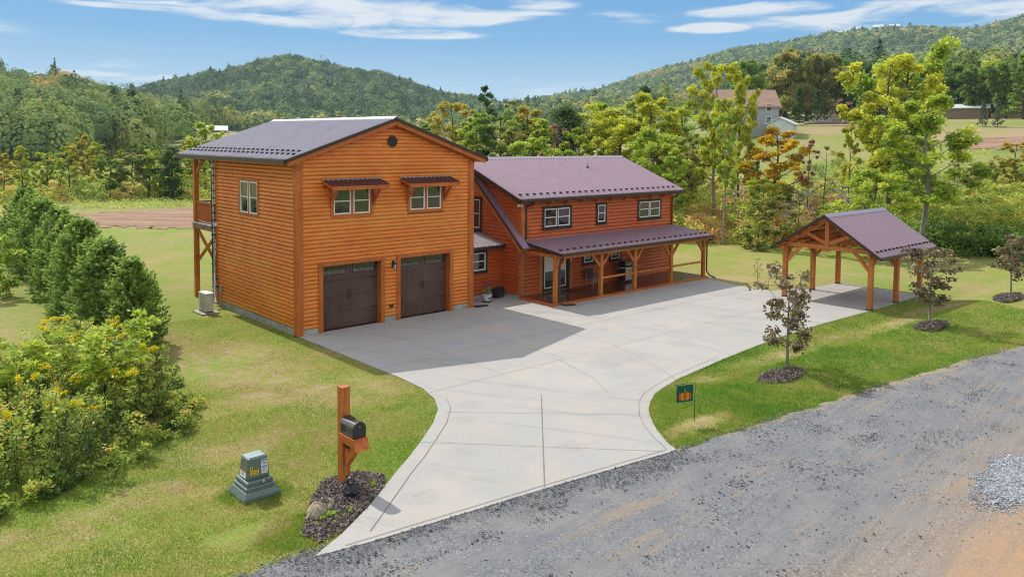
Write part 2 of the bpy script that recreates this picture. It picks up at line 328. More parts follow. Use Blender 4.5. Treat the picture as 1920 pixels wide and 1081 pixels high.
# gravel road
mg, x = newmat('gravel_and_dirt'); X, Y, Z = x.xyz(x.pos); P2 = x.vec(X, Y, 0.0)
lw = x.noise(x.vec(x.m('MULTIPLY', X, .22), x.m('MULTIPLY', Y, 1.0), 0.0), 1.0, 5, .6, dist=.6); n1 = x.noise(P2, .8, 6, .65); n2 = x.noise(P2, 9, 5, .75)
vo = x.n('ShaderNodeTexVoronoi', feature='F1', inp={'Vector': P2, 'Scale': 30.0, 'Randomness': 1.0}); cell = vo.outputs['Color']; cs = x.n('ShaderNodeSeparateColor', inp={0: cell}).outputs[0]
grv = x.ramp(cs, [(0, (.075, .080, .090)), (.35, (.14, .145, .155)), (.7, (.22, .22, .225)), (.93, (.34, .335, .33)), (1, (.5, .48, .44))])
dust = x.mix(x.ss(n1, .35, .65), (.165, .172, .182), (.225, .22, .212))
c = x.mix(x.ss(x.m('ADD', x.m('MULTIPLY', lw, .55), x.m('MULTIPLY', n1, .45)), .44, .53), x.mix(.62, grv, dust), x.mix(.9, grv, dust))
tan = x.mix(x.ss(n2, .35, .7), (.33, .245, .17), (.27, .225, .18))
sk = x.noise(x.vec(x.m('MULTIPLY', x.m('ADD', X, x.m('MULTIPLY', Y, 2.0)), .18), x.m('MULTIPLY', x.m('ADD', Y, x.m('MULTIPLY', X, -.12)), 5.0), 4.0), 1.0, 6, .7)
tan = x.mix(x.ss(sk, .45, .68, 0, .75), tan, (.20, .15, .105)); tan = x.mix(x.ss(cs, .86, .95, 0, .6), tan, (.42, .38, .33)); tan = x.mix(x.ss(cs, .10, .02, 0, .6), tan, (.13, .11, .10))
c = x.mix(x.ss(sk, .52, .70, 0, .45), c, (.13, .13, .135)); c = x.mix(x.ss(sk, .46, .32, 0, .35), c, (.30, .28, .26))
yy = x.m('ADD', Y, x.m('MULTIPLY', X, -.03)); dm = x.m('SUBTRACT', x.m('ADD', yy, x.m('ADD', x.m('MULTIPLY', lw, 5.5), x.m('MULTIPLY', n1, 2.2))), 0.0)
c = x.mix(x.ss(dm, -17.9, -21.0, 0, .72), c, tan)
c = x.mix(x.m('MULTIPLY', x.ss(dm, -20.4, -22.6), x.ss(n1, .25, .55)), c, x.mix(x.ss(n2, .3, .7), (.44, .27, .14), (.36, .235, .14)))
c = x.mix(x.m('MULTIPLY', x.ss(x.noise(x.vec(x.m('MULTIPLY', X, .15), Y, 5.0), 1.6, 4, .6), .58, .68), .6), c, (.30, .235, .16))
ed = x.m('ADD', x.m('ADD', Y, x.m('MULTIPLY', X, .13)), x.m('MULTIPLY', n1, .9))
c = x.mix(x.m('MULTIPLY', x.m('MULTIPLY', x.ss(ed, -17.3, -16.7), x.ss(X, 2.0, 4.0)), x.ss(n2, .35, .55, .2, .9)), c, (.34, .27, .15))
fin(x, c, .92, .15, bump=x.m('ADD', x.m('MULTIPLY', n2, .6), cs), bs=.6, bd=.03); M['road'] = mg
M['stones'] = None
def tonemat(name, stops, transl=.3, rough=.55, objvar=.12, spec=.25):
    m_, x = newmat(name)
    a = x.n('ShaderNodeAttribute', attribute_name='tone').outputs['Fac']
    oi = x.n('ShaderNodeObjectInfo').outputs['Random']
    f = x.m('ADD', a, x.m('MULTIPLY', x.m('SUBTRACT', oi, .5), objvar), clamp=True)
    c = x.ramp(f, stops)
    p = x.n('ShaderNodeBsdfPrincipled', inp={'Base Color': c, 'Roughness': rough, 'Specular IOR Level': spec})
    if transl:
        tr = x.n('ShaderNodeBsdfTranslucent', inp={0: x.mix(.5, c, (.30, .34, .03), 'ADD') if False else c})
        ms = x.n('ShaderNodeMixShader', inp={0: transl, 1: p.outputs[0], 2: tr.outputs[0]}); x.t.links.new(ms.outputs[0], x.out.inputs[0])
    else: x.t.links.new(p.outputs[0], x.out.inputs[0])
    return m_
M['stones'] = tonemat('gravel_stones', [(0, (.085, .09, .10)), (.5, (.19, .195, .205)), (.85, (.32, .32, .32)), (1, (.5, .48, .44))], 0, .8)
M['palestones'] = tonemat('pale_gravel_stones', [(0, (.22, .235, .245)), (.5, (.38, .40, .415)), (1, (.60, .62, .62))], 0, .8)
M['mulch'] = tonemat('bark_mulch', [(0, (.075, .058, .050)), (.5, (.19, .15, .13)), (.85, (.32, .265, .23)), (1, (.48, .41, .36))], 0, .9)
M['grass'] = tonemat('grass_blades', [(0, (.14, .29, .030)), (.35, (.25, .39, .048)), (.62, (.37, .40, .080)), (.82, (.47, .41, .15)), (1, (.54, .42, .24))], .55, .6)
LEAF = {
 'green': [(0, (.030, .060, .012)), (.5, (.085, .135, .025)), (1, (.19, .235, .045))],
 'lime': [(0, (.07, .115, .014)), (.5, (.19, .245, .028)), (1, (.37, .36, .06))],
 'yellow': [(0, (.12, .15, .015)), (.45, (.30, .31, .030)), (1, (.50, .44, .05))],
 'gold': [(0, (.20, .15, .015)), (.5, (.50, .34, .022)), (1, (.62, .46, .04))],
 'orange': [(0, (.09, .115, .02)), (.4, (.22, .22, .035)), (.75, (.34, .27, .055)), (1, (.44, .30, .07))],
 'olive': [(0, (.05, .065, .015)), (.5, (.15, .165, .04)), (.85, (.28, .235, .07)), (1, (.36, .22, .09))],
 'dark': [(0, (.014, .034, .012)), (.5, (.040, .078, .022)), (1, (.095, .135, .035))],
 'hedge': [(0, (.030, .055, .012)), (.5, (.080, .122, .024)), (1, (.16, .20, .042))],
 'blue': [(0, (.020, .045, .028)), (.5, (.055, .095, .055)), (1, (.12, .16, .085))],
 'brownred': [(0, (.045, .032, .022)), (.4, (.115, .080, .050)), (.75, (.18, .145, .075)), (1, (.25, .24, .10))],
 'rust': [(0, (.12, .06, .05)), (.5, (.26, .13, .11)), (1, (.38, .21, .17))],
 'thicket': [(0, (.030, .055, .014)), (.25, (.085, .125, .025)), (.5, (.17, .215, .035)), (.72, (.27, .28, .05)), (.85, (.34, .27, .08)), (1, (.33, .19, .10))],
 'grey': [(0, (.10, .09, .075)), (.5, (.20, .18, .15)), (1, (.32, .29, .25))],
 'goldenrod': [(0, (.55, .46, .015)), (1, (.80, .70, .03))],
 'pink': [(0, (.25, .05, .12)), (1, (.60, .25, .38))],
 'forest': [(0, (.028, .048, .022)), (.4, (.055, .084, .034)), (.75, (.100, .132, .042)), (.93, (.16, .165, .050)), (1, (.21, .15, .060))],
}
LK = {'hedge': 3.3, 'green': 2.7, 'lime': 2.35, 'yellow': 1.9, 'gold': 1.6, 'orange': 2.1, 'olive': 2.6, 'dark': 2.4, 'blue': 2.2, 'brownred': 1.8, 'rust': 1.6, 'thicket': 2.4, 'grey': 1.9, 'goldenrod': 1.1, 'pink': 1.1, 'forest': 3.1}
for k, st in LEAF.items():
    st = [(p_, tuple(min(.85, c_ * LK[k]) for c_ in c)) for p_, c in st]
    M['leaf_' + k] = tonemat('leaves_' + k, st, .25 if k in ('forest', 'blue', 'grey', 'brownred') else .55, .8 if k == 'forest' else .5, .12, .02 if k == 'forest' else .28)

# ------------------------------------------------------------------ terrain
def T(x, *a): return (x, [(D, zd(x, v, D) if m_ == 'y' else v) for D, m_, v in a])
cols = [T(-900, (70, 'z', 0), (130, 'z', 0), (230, 'z', 3), (430, 'z', 30), (700, 'z', 30), (1600, 'z', 60), (2600, 'z', 40)),
 T(0, (70, 'z', 0), (130, 'z', 0), (230, 'z', 1), (300, 'z', 7), (430, 'y', 192), (560, 'z', 25), (1100, 'z', 20), (2600, 'z', 20)),
 T(120, (70, 'z', 0), (130, 'z', 0), (230, 'z', 1), (300, 'z', 6), (430, 'y', 195), (560, 'z', 25), (1100, 'y', 215), (2600, 'z', 20)),
 T(220, (70, 'z', 0), (130, 'z', 0), (230, 'z', 1), (300, 'z', 4), (430, 'y', 222), (560, 'z', 20), (1100, 'y', 195), (1350, 'z', 30), (2600, 'z', 20)),
 T(330, (70, 'z', 0), (130, 'z', 0), (300, 'z', 4), (430, 'y', 250), (620, 'z', 14), (1100, 'y', 173), (1350, 'z', 50), (2600, 'z', 20)),
 T(410, (70, 'z', 0), (130, 'z', 0), (280, 'y', 262), (400, 'y', 243), (620, 'z', 14), (1100, 'y', 156), (1350, 'z', 60), (2600, 'z', 20)),
 T(540, (70, 'z', 0), (130, 'z', 0), (430, 'z', 9), (620, 'z', 12), (1100, 'y', 126), (1350, 'z', 70), (2600, 'z', 20)),
 T(700, (70, 'z', 0), (130, 'z', 0), (430, 'z', 8), (620, 'z', 12), (1100, 'y', 147), (1350, 'z', 50), (2600, 'z', 20)),
 T(860, (70, 'z', 0), (130, 'z', 0), (430, 'z', 8), (620, 'y', 250), (1100, 'y', 199), (1350, 'z', 35), (1600, 'y', 208), (2600, 'z', 20)),
 T(960, (70, 'z', 0), (130, 'z', 0), (430, 'z', 9), (620, 'y', 246), (800, 'y', 212), (1000, 'z', 30), (1600, 'y', 206), (2600, 'z', 20)),
 T(1100, (70, 'z', 0), (130, 'z', .5), (430, 'z', 10), (620, 'y', 235), (800, 'y', 196), (1000, 'z', 36), (1600, 'y', 184), (2600, 'z', 20)),
 T(1250, (70, 'z', 0), (110, 'z', .6), (200, 'y', 250), (430, 'z', 16), (800, 'y', 205), (1000, 'z', 45), (1600, 'y', 134), (2600, 'z', 20)),
 T(1400, (70, 'z', 0), (110, 'z', .8), (130, 'y', 330), (200, 'y', 234), (240, 'y', 229), (430, 'z', 20), (900, 'y', 200), (1600, 'y', 98), (2600, 'z', 60)),
 T(1550, (70, 'z', 0), (110, 'z', .8), (130, 'y', 328), (200, 'y', 232), (240, 'y', 224), (430, 'z', 22), (900, 'y', 190), (1600, 'y', 69), (2600, 'z', 60)),
 T(1700, (70, 'z', 0), (110, 'z', .8), (130, 'y', 325), (200, 'y', 230), (240, 'y', 222), (430, 'z', 24), (900, 'y', 180), (1600, 'y', 62), (2600, 'z', 60)),
 T(1820, (70, 'z', 0), (110, 'z', .8), (130, 'y', 325), (200, 'y', 228), (240, 'y', 221), (430, 'z', 24), (900, 'y', 175), (1600, 'y', 65), (2600, 'z', 60)),
 T(1920, (70, 'z', 0), (110, 'z', .8), (130, 'y', 325), (200, 'y', 226), (240, 'y', 220), (430, 'z', 24), (900, 'y', 170), (1600, 'y', 34), (2600, 'z', 60)),
 T(2700, (70, 'z', 0), (110, 'z', .8), (200, 'z', 12), (240, 'z', 13), (430, 'z', 26), (900, 'z', 60), (1600, 'z', 190), (2600, 'z', 60))]
LD = np.linspace(math.log(60), math.log(2700), 260); CX = np.array([c[0] for c in cols], float)
TAB = np.array([np.interp(np.exp(LD), [k[0] for k in c[1]], [k[1] for k in c[1]]) for c in cols])
ker = np.exp(-np.linspace(-2, 2, 9) ** 2); ker /= ker.sum()
TAB = np.array([np.convolve(np.pad(t_, 4, 'edge'), ker, 'valid') for t_ in TAB])
rng = np.random.default_rng(7)
def vnoise(x, y, s, seed=0):
    x = np.asarray(x, float) / s + seed * 17.3; y = np.asarray(y, float) / s + seed * 9.1
    xi = np.floor(x); yi = np.floor(y); fx = x - xi; fy = y - yi; fx = fx * fx * (3 - 2 * fx); fy = fy * fy * (3 - 2 * fy)
    def h(a, b_): q = np.sin(a * 127.1 + b_ * 311.7 + seed * 3.3) * 43758.5453; return q - np.floor(q)
    return (h(xi, yi) * (1 - fx) + h(xi + 1, yi) * fx) * (1 - fy) + (h(xi, yi + 1) * (1 - fx) + h(xi + 1, yi + 1) * fx) * fy
def H(x, y):
    x = np.asarray(x, float); y = np.asarray(y, float)
    dx_ = x - CAM[0]; dy_ = y - CAM[1]; D = np.hypot(dx_, dy_)
    a = np.arctan2(dx_, dy_) - az0; a = (a + math.pi) % (2 * math.pi) - math.pi
    a = np.clip(a, -1.15, 1.15); c = 960 + F * np.tan(a); c = np.clip(c, -900, 2700)
    ci = np.clip(np.searchsorted(CX, c) - 1, 0, len(CX) - 2); t = (c - CX[ci]) / (CX[ci + 1] - CX[ci]); t = t * t * (3 - 2 * t) * .5 + t * .5
    li = (np.log(np.clip(D, 60, 2690)) - LD[0]) / (LD[1] - LD[0]); i0 = np.clip(li.astype(int), 0, len(LD) - 2); fr = li - i0
    za = TAB[ci, i0] * (1 - fr) + TAB[ci, i0 + 1] * fr; zb = TAB[ci + 1, i0] * (1 - fr) + TAB[ci + 1, i0 + 1] * fr
    z = za * (1 - t) + zb * t
    z = z + np.clip((D - 250) / 400, 0, 1) * 7 * (vnoise(x, y, 90, 1) - .5) + np.clip((D - 500) / 500, 0, 1) * 14 * (vnoise(x, y, 190, 2) - .5)
    sw = np.clip((x - 6) / 5, 0, 1) * np.clip((45 - x) / 8, 0, 1)
    z = z + sw * (.16 * np.exp(-((y + 16.4) / 1.0) ** 2) - .10 * np.exp(-((y + 14.3) / .6) ** 2))
    return z
def Hs(x, y): return float(H(np.array([x]), np.array([y]))[0])
ROADX = np.array([-90, -30, -14, -9.6, -7.9, 1.9, 5, 10.4, 17.4, 21.5, 40, 70, 140]); ROADY = np.array([-22, -18.0, -16.4, -15.95, -16.1, -17.63, -17.84, -18.5, -19.3, -20.1, -24, -32, -55])
def roadedge(x): return np.interp(x, ROADX, ROADY)
# polar sheet, finest near the house, reaching past the far ridges
az_in = np.linspace(-.72, .72, 331); az_out = np.linspace(.72, 2 * math.pi - .72, 92)[1:-1]; AZ = np.concatenate([az_in, az_out]) + az0
DD = np.concatenate([[1.5], 4 * (2600 / 4) ** (np.linspace(0, 1, 470))])
g1, g2 = np.meshgrid(DD, AZ, indexing='ij'); gxx = CAM[0] + g1 * np.sin(g2); gyy = CAM[1] + g1 * np.cos(g2)
gz = H(gxx, gyy) - .035
und = np.clip((roadedge(gxx) - gyy - .25) / .6, 0, 1) * np.clip((gyy + 60) / 10, 0, 1); gz -= .10 * und
und2 = ((gxx > .3) & (gxx < 29.5) & (gyy < 1.2) & (gyy > -12.4) & ((gxx < 23) | (gyy < -8.6))) | ((gxx > .3) & (gxx < 24) & (gyy > -6)); und2 &= (gyy < 9)
gz[und2] -= .12
nr, nc = gxx.shape
me = bpy.data.meshes.new('ground'); vs = np.stack([gxx, gyy, gz], -1).reshape(-1, 3)
idx = np.arange(nr * nc).reshape(nr, nc); nx = np.roll(idx, -1, 1)
q = np.stack([idx[:-1], nx[:-1], nx[1:], idx[1:]], -1).reshape(-1, 4)[:, ::-1]
me.vertices.add(len(vs)); me.vertices.foreach_set('co', vs.astype(np.float32).ravel()); me.loops.add(q.size); me.loops.foreach_set('vertex_index', q.astype(np.int32).ravel())
me.polygons.add(len(q)); me.polygons.foreach_set('loop_start', np.arange(0, q.size, 4, dtype=np.int32)); me.polygons.foreach_set('loop_total', np.full(len(q), 4, np.int32))
me.polygons.foreach_set('use_smooth', np.ones(len(q), bool)); me.materials.append(M['lawn']); me.update(calc_edges=True)
gr = bpy.data.objects.new('ground', me); COL.objects.link(gr); tag(gr, kind='structure')
# gravel road sheet with a ragged verge
xs = np.concatenate([np.linspace(-90, -18, 30), np.linspace(-17.7, 45, 420), np.linspace(47, 140, 40)]); rows = 60; vs = []
for i in range(rows + 1):
    t = i / rows; e = roadedge(xs) + .35 * (vnoise(xs, xs * 0, .9, 4) - .5) + .22 * (vnoise(xs, xs * 0, .28, 5) - .5)
    e = np.where((xs > -8.3) & (xs < 2.0), roadedge(xs) + .12, e)
    y_ = e - (t ** 1.15) * 26
    z_ = H(xs, y_) + .012 - .05 * (i == 0) + np.clip(t * 12, 0, 1) * (.05 * (vnoise(xs, y_, 2.2, 6) - .5) - .03 * np.exp(-((y_ - e + 4.2) / .5) ** 2) - .03 * np.exp(-((y_ - e + 6.3) / .5) ** 2))
    z_ = np.where((xs > -8.4) & (xs < 2.2), np.minimum(z_, -.022 if i < 6 else 9), z_)
    vs += list(zip(xs, y_, z_))
n_ = len(xs); rd = MB(); rd.v = [tuple(map(float, v_)) for v_ in vs]; rd.f = [(i * n_ + k, (i + 1) * n_ + k, (i + 1) * n_ + k + 1, i * n_ + k + 1) for i in range(rows) for k in range(n_ - 1)]; rd.m = [0] * len(rd.f)
tag(rd.build('gravel_road', M['road'], smooth=True), kind='structure')
# dirt track across the field behind
mg, x = newmat('red_dirt'); nn = x.noise(x.pos, 1.1, 6, .7); X, Y, Z = x.xyz(x.pos)
nl = x.noise(x.vec(x.m('ADD', X, Y), x.m('MULTIPLY', x.m('SUBTRACT', X, Y), .12), 0.0), .5, 5, .6)
fin(x, x.mix(x.ss(nl, .35, .65), x.mix(x.ss(nn, .35, .7), (.34, .20, .13), (.42, .30, .21)), (.24, .15, .10)), .95, .1, bump=nn, bs=.6, bd=.12); M['dirt'] = mg
def sheet(name, poly, mat, dz, wob=.0, seg=40):
    """ribbon between two matching polylines, draped on the ground"""
    A, B = poly; mb = MB(); ts = np.linspace(0, 1, seg + 1)
    def pl(P_, t):
        P_ = np.array(P_, float); k = np.linspace(0, 1, len(P_)); return np.array([np.interp(t, k, P_[:, 0]), np.interp(t, k, P_[:, 1])])
    m_ = 10; vs = []
    for i, t in enumerate(ts):
        a = pl(A, t); b_ = pl(B, t)
        for j in range(m_ + 1):
            p_ = a + (b_ - a) * j / m_
            if j in (0, m_): p_ = p_ + wob * (rng.random(2) - .5)
            vs.append((p_[0], p_[1], Hs(p_[0], p_[1]) + dz - (.05 if j in (0, m_) else 0)))
    mb.v = vs; mb.f = [(i * (m_ + 1) + j, (i + 1) * (m_ + 1) + j, (i + 1) * (m_ + 1) + j + 1, i * (m_ + 1) + j + 1) for i in range(seg) for j in range(m_)]; mb.m = [0] * len(mb.f)
    return tag(mb.build(name, mat, smooth=True), kind='structure')
sheet('dirt_track', ([pd(-200, 84), pd(-60, 84), pd(60, 84), pd(200, 81), pd(380, 77), pd(560, 77)], [pd(-200, 93), pd(-60, 93), pd(60, 94), pd(200, 97), pd(380, 101), pd(560, 101)]), M['dirt'], .05, 2.2, 90)
sheet('soil_patch', ([pd(1780, 152), pd(1840, 156), pd(1930, 154), pd(2050, 152)], [pd(1790, 158), pd(1850, 170), pd(1930, 172), pd(2050, 170)]), M['dirt'], .10, 2.0, 30)

# ------------------------------------------------------------------ driveway
DRV = [(0, .05), (0, -3), (-.02, -7.6), (-.12, -9.0), (-.45, -10.1), (-.95, -10.95), (-1.75, -11.8), (-2.7, -12.62), (-3.7, -13.42), (-4.55, -14.05), (-5.9, -15.1), (-7.1, -15.9), (-8.0, -16.35),
       (-6.8, -16.58), (-2.38, -17.1), (1.65, -17.66), (1.95, -17.66), (2.2, -17.15), (2.55, -16.65), (3.0, -16.08), (3.55, -15.5), (4.0, -15.1), (4.5, -14.76), (5.15, -14.4), (5.95, -14.12), (7.2, -13.82), (10.7, -13.38), (15, -13.0), (19, -12.95), (23.62, -13.1),
       (29.95, -13.1), (29.95, -8.35), (27.6, -8.2), (24.55, -7.2), (24.6, -5), (25.25, -2.45), (12.5, -2.45), (12.5, 1.62), (9.1, 1.62), (9.1, .05)]
from mathutils.geometry import tessellate_polygon
mb = MB(); n_ = len(DRV); vs = [(a, b_, 0.0) for a, b_ in DRV] + [(a, b_, -.2) for a, b_ in DRV]
tr = tessellate_polygon([[Vector((a, b_, 0)) for a, b_ in DRV]])
area = lambda t: (DRV[t[1]][0] - DRV[t[0]][0]) * (DRV[t[2]][1] - DRV[t[0]][1]) - (DRV[t[2]][0] - DRV[t[0]][0]) * (DRV[t[1]][1] - DRV[t[0]][1])
mb.add(vs, [t if area(t) > 0 else tuple(t)[::-1] for t in tr] + [(i, (i + 1) % n_, n_ + (i + 1) % n_, n_ + i) for i in range(n_)], 0)
def strip(mb, pts, w_=.022, z=.004, mi=1):
    for (a, b_), (c, d) in zip(pts[:-1], pts[1:]):
        L_ = math.hypot(c - a, d - b_); ex, ey = (c - a) / L_ * .008, (d - b_) / L_ * .008; px, py = -(d - b_) / L_ * w_ / 2, (c - a) / L_ * w_ / 2
        mb.add([(a - ex - px, b_ - ey - py, z), (c + ex - px, d + ey - py, z), (c + ex + px, d + ey + py, z), (a - ex + px, b_ - ey + py, z)], [(0, 1, 2, 3)], mi)
for x_ in (3.0, 6.1, 9.12, 12.2, 15.25, 18.3, 21.35): strip(mb, [(x_, -.02 if x_ < 9.2 else -2.5), (x_ - .05 * x_ / 6, -9.5)], .012)
for y_ in (-3.1, -6.15, -9.5): strip(mb, [(.02 if y_ > -9 else -.2, y_), (24.5, y_)], .012, .0065)
for l_ in [[(8.85, -9.5), (8.3, -11.4), (7.1, -13.8)], [(5.75, -9.5), (5.0, -11.9), (4.1, -13.4)], [(12.1, -9.5), (11.3, -13.3)], [(15.3, -9.5), (15.2, -12.95)], [(19.3, -9.5), (19.2, -12.9)], [(23.55, -9.5), (23.6, -13.0)], [(-.96, -11.33), (3.56, -15.5)], [(-2.98, -12.75), (1.55, -17.5)], [(26.8, -8.3), (26.8, -13.0)]]: strip(mb, l_, .013, .009)
strip(mb, [(2.37, -12.03), (-2.33, -17.03)], .026, .0115)
strip(mb, [(-.15, -10.3), (-.62, -11.15), (-1.45, -12.05), (-2.45, -12.9), (-3.45, -13.72), (-4.3, -14.35), (-5.6, -15.4), (-6.6, -16.2)], .016, .0115)
strip(mb, [(1.75, -17.5), (2.25, -16.6), (2.72, -15.95), (3.3, -15.3), (4.25, -14.5), (5.0, -14.1), (5.9, -13.82), (7.2, -13.52), (10.7, -13.08)], .015, .0115)
strip(mb, [(-7.3, -16.38), (-2.4, -16.95), (1.7, -17.5)], .018, .0135)
tag(mb.build('driveway', [M['concrete'], M['joint']]), kind='structure')

# ------------------------------------------------------------------ log house
HS = thing('log_house', 'orange stained log house with plum metal roofs, tall two-door garage wing and long front porch', 'house', (0, 0, 0))
def siding(mb, O, U, N, L, z0, z1, pitch, bulge, holes=(), clip=None, mi=0):
    O = np.array(O, float); U = np.array(U, float); N = np.array(N, float); z = z0; K = 6
    flip = np.cross(U, V(0, 0, 1)) @ N < 0
    while z < z1 - .01:
        zt = min(z + pitch, z1); zm = (z + zt) / 2; a, b_ = (0, L) if clip is None else clip(zm)
        if b_ - a > .05:
            segs = [(a, b_)]
            for h in holes:
                if h[2] < zm < h[3]:
                    ns = []
                    for s_ in segs:
                        if h[1] <= s_[0] or h[0] >= s_[1]: ns.append(s_)
                        else:
                            if h[0] > s_[0]: ns.append((s_[0], h[0]))
                            if h[1] < s_[1]: ns.append((h[1], s_[1]))
                    segs = ns
            for s0, s1 in segs:
                vs = []
                for k in range(K + 1):
                    t = k / K; off = bulge * math.sqrt(max(0, 1 - (2 * t - 1) ** 2)) ** 1.0; zz = z + (zt - z) * t
                    vs += [O + U * s0 + N * off + V(0, 0, zz), O + U * s1 + N * off + V(0, 0, zz)]
                fs = [(2 * k, 2 * k + 1, 2 * k + 3, 2 * k + 2) for k in range(K)]
                mb.add(vs, [f[::-1] for f in fs] if flip else fs, mi)
        z = zt
def roofplane(mb, P0, E, Lx, Sv, th=.06, pitch=.245, rib=.03, mi=0, m2=1):
    rib = rib * 1.6
    """ribbed metal sheet: P0 eave corner, E unit along the eave, Sv full upslope vector"""
    P0 = np.array(P0, float); E = np.array(E, float); Sv = np.array(Sv, float); n = np.cross(E, Sv); n /= np.linalg.norm(n)
    if n[2] < 0: n = -n
    mb.prism([P0 - n * th, P0 + E * Lx - n * th, P0 + E * Lx + Sv - n * th, P0 + Sv - n * th], n * th, mi)
    k = 0; x_ = pitch * .5
    while x_ < Lx - .02:
        a = P0 + E * x_ + n * .0005
        mb.prism([a - E * .048, a - E * .022 + n * rib, a + E * .022 + n * rib, a + E * .048], Sv, mi)
        x_ += pitch
def guards(mb, P0, E, Lx, Sv, pitch, dist, stag=0, mi=0):
    P0 = np.array(P0, float); E = np.array(E, float); s = np.array(Sv, float); s = s / np.linalg.norm(s); n = np.cross(E, s); n = n if n[2] > 0 else -n
    x_ = pitch * .75; k = 0
    while x_ < Lx - .1:
        d = dist + (stag * .38 if k % 2 else 0); c = P0 + E * x_ + s * d + n * .02
        for sg in (-1, 1): mb.prism([c, c + E * sg * .11 + s * .07, c + E * sg * .11 + s * .07 + n * .085, c + n * .085], s * .022, mi)
        mb.prism([c - E * .012, c + E * .012, c + E * .012 + s * .14, c - E * .012 + s * .14], n * .05, mi)
        x_ += pitch; k += 1
# --- garage wing
sl_g = (9.1 - 7.33) / (4.57 + .64); UZ = 7.27
gclip = lambda z: (0, 9.14) if z < UZ else ((z - UZ) / sl_g, 9.14 - (z - UZ) / sl_g)
D1 = (1.1, 3.96, 2.80); D2 = (4.99, 7.79, 2.80)
WF = [(1.62, 3.40), (5.52, 7.26)]                    # upper front windows, white frame x range
holes = [(.92, 4.14, 0, 2.96), (4.82, 7.97, 0, 2.98), (1.5, 3.52, 4.86, 6.12), (5.4, 7.38, 4.84, 6.12)]
mb = MB(); siding(mb, (0, -.01, 0), (1, 0, 0), (0, -1, 0), 9.14, .22, 8.86, .1685, .052, holes, gclip)
mb.build('garage_front_siding', M['siding'], HS, smooth=False)
mb = MB(); siding(mb, (-.01, 0, 0), (0, 1, 0), (-1, 0, 0), 8.32, .27, 7.3, .1685, .072, [(3.5, 5.66, 4.62, 6.30)])
siding(mb, (9.15, 0, 0), (0, 1, 0), (1, 0, 0), 8.32, .22, 7.3, .1685, .05)
siding(mb, (0, 8.33, 0), (1, 0, 0), (0, 1, 0), 9.14, .22, 8.86, .1685, .05, (), gclip)
mb.build('garage_side_siding', M['siding'], HS)
mb = MB()                                             # structure behind the siding, with the two door bays left open
mb.box(.06, .5, -.1, 9.08, 8.26, 7.26); mb.box(.06, .03, 3.0, 9.08, .5, 7.26)
for a, b_ in ((.06, 1.05), (4.02, 4.93), (7.86, 9.08)): mb.box(a, .03, -.1, b_, .5, 3.0)
mb.prism([(.1, .03, 7.255), (9.04, .03, 7.255), (4.57, .03, 8.76)], (0, 8.2, 0))
mb.build('garage_core', M['trimwood'], HS)
mb = MB(); mb.box(-.03, -.03, -.6, .06, 8.3, .272); mb.box(-.02, -.05, -.6, .92, .06, .222); mb.box(4.14, -.04, -.2, 4.82, .06, .222); mb.box(7.97, -.04, -.2, 9.1, .06, .222); mb.box(.06, 8.2, -.6, 9.1, 8.34, .22)
mb.box(9.06, .1, -.2, 9.13, 8.3, .22)
mb.build('foundation', M['found'], HS)
mb = MB()                                             # corner boards, door and frieze trim
mb.box(-.10, -.10, 0.0, .19, -.004, 7.32); mb.box(-.103, -.004, 0.0, -.01, .20, 7.27); mb.box(8.93, -.098, 0, 9.24, -.004, 7.30); mb.box(9.145, -.004, 0, 9.243, .2, 7.27)
mb.box(-.09, 8.16, .1, -.012, 8.42, 7.27)
for (a, b_, t), (oa, ob) in ((D1, (.90, 4.16)), (D2, (4.80, 7.99))):
    mb.box(oa, -.098, 0, a, .015, t + .16); mb.box(b_, -.098, 0, ob, .015, t + .16); mb.box(oa - .02, -.103, t + .002, ob + .02, .012, t + .165)
    mb.box(a - .05, .014, 0, a - .001, .36, t + .05); mb.box(b_ + .001, .014, 0, b_ + .05, .36, t + .05); mb.box(a - .05, .016, t + .003, b_ + .05, .355, t + .06)
# boxed eave returns and rake boards
for sx_ in (0, 1):
    xx = (lambda v: v) if sx_ == 0 else (lambda v: 9.14 - v)
    a, b_ = sorted((xx(-.60), xx(.02))); mb.prism([(a, -.30, 7.10), (b_, -.30, 7.10), (xx(.02), -.30, 7.30 + .02), (xx(-.60), -.30, 7.12)] if sx_ == 0 else [(xx(-.60), -.30, 7.12), (xx(.02), -.30, 7.32), (xx(.02), -.30, 7.10), (xx(-.60), -.30, 7.10)], (0, .29, 0))
    mb.beam((xx(-.60), -.355, 7.125), (4.57, -.355, 8.885), .035, .18, side=(0, 1, 0)); mb.beam((xx(-.02), -.085, 7.26), (4.57, -.085, 8.82), .035, .20, side=(0, 1, 0))
mb.build_each('trim_board', M['trimwood'], HS)
# garage roof
rf = MB(); y0, y1 = -.38, 11.8
for sx_ in (0, 1):
    P0 = (-.64, y0, 7.33) if sx_ == 0 else (9.78, y0, 7.33); Sv = V(5.21 if sx_ == 0 else -5.21, 0, 1.77)
    roofplane(rf, P0, (0, 1, 0), y1 - y0, Sv)
groof = rf.build('garage_roof', M['roofgrey'], HS)
mb = MB()
for sx_ in (0, 1):
    X0 = -.64 if sx_ == 0 else 9.78; s = 1 if sx_ == 0 else -1
    for yy in (y0 - .012, y1 + .012): mb.beam((X0 - s * .03, yy, 7.265), (4.57, yy, 9.045), .05, .13, side=(0, 1, 0))
    mb.box(X0 - s * .002, y0 + .03, 7.13, X0 - s * .13, y1, 7.31)
mb.build_each('gutter', M['brown'], groof)
mb = MB(); mb.prism([(4.35, y0 - .03, 9.045), (4.57, y0 - .03, 9.13), (4.79, y0 - .03, 9.045), (4.57, y0 - .03, 9.19)], (0, y1 - y0 + .06, 0))
mb.build('ridge_cap', plain('pale_ridge_metal', (.30, .28, .30), .45, .5, .2), groof)
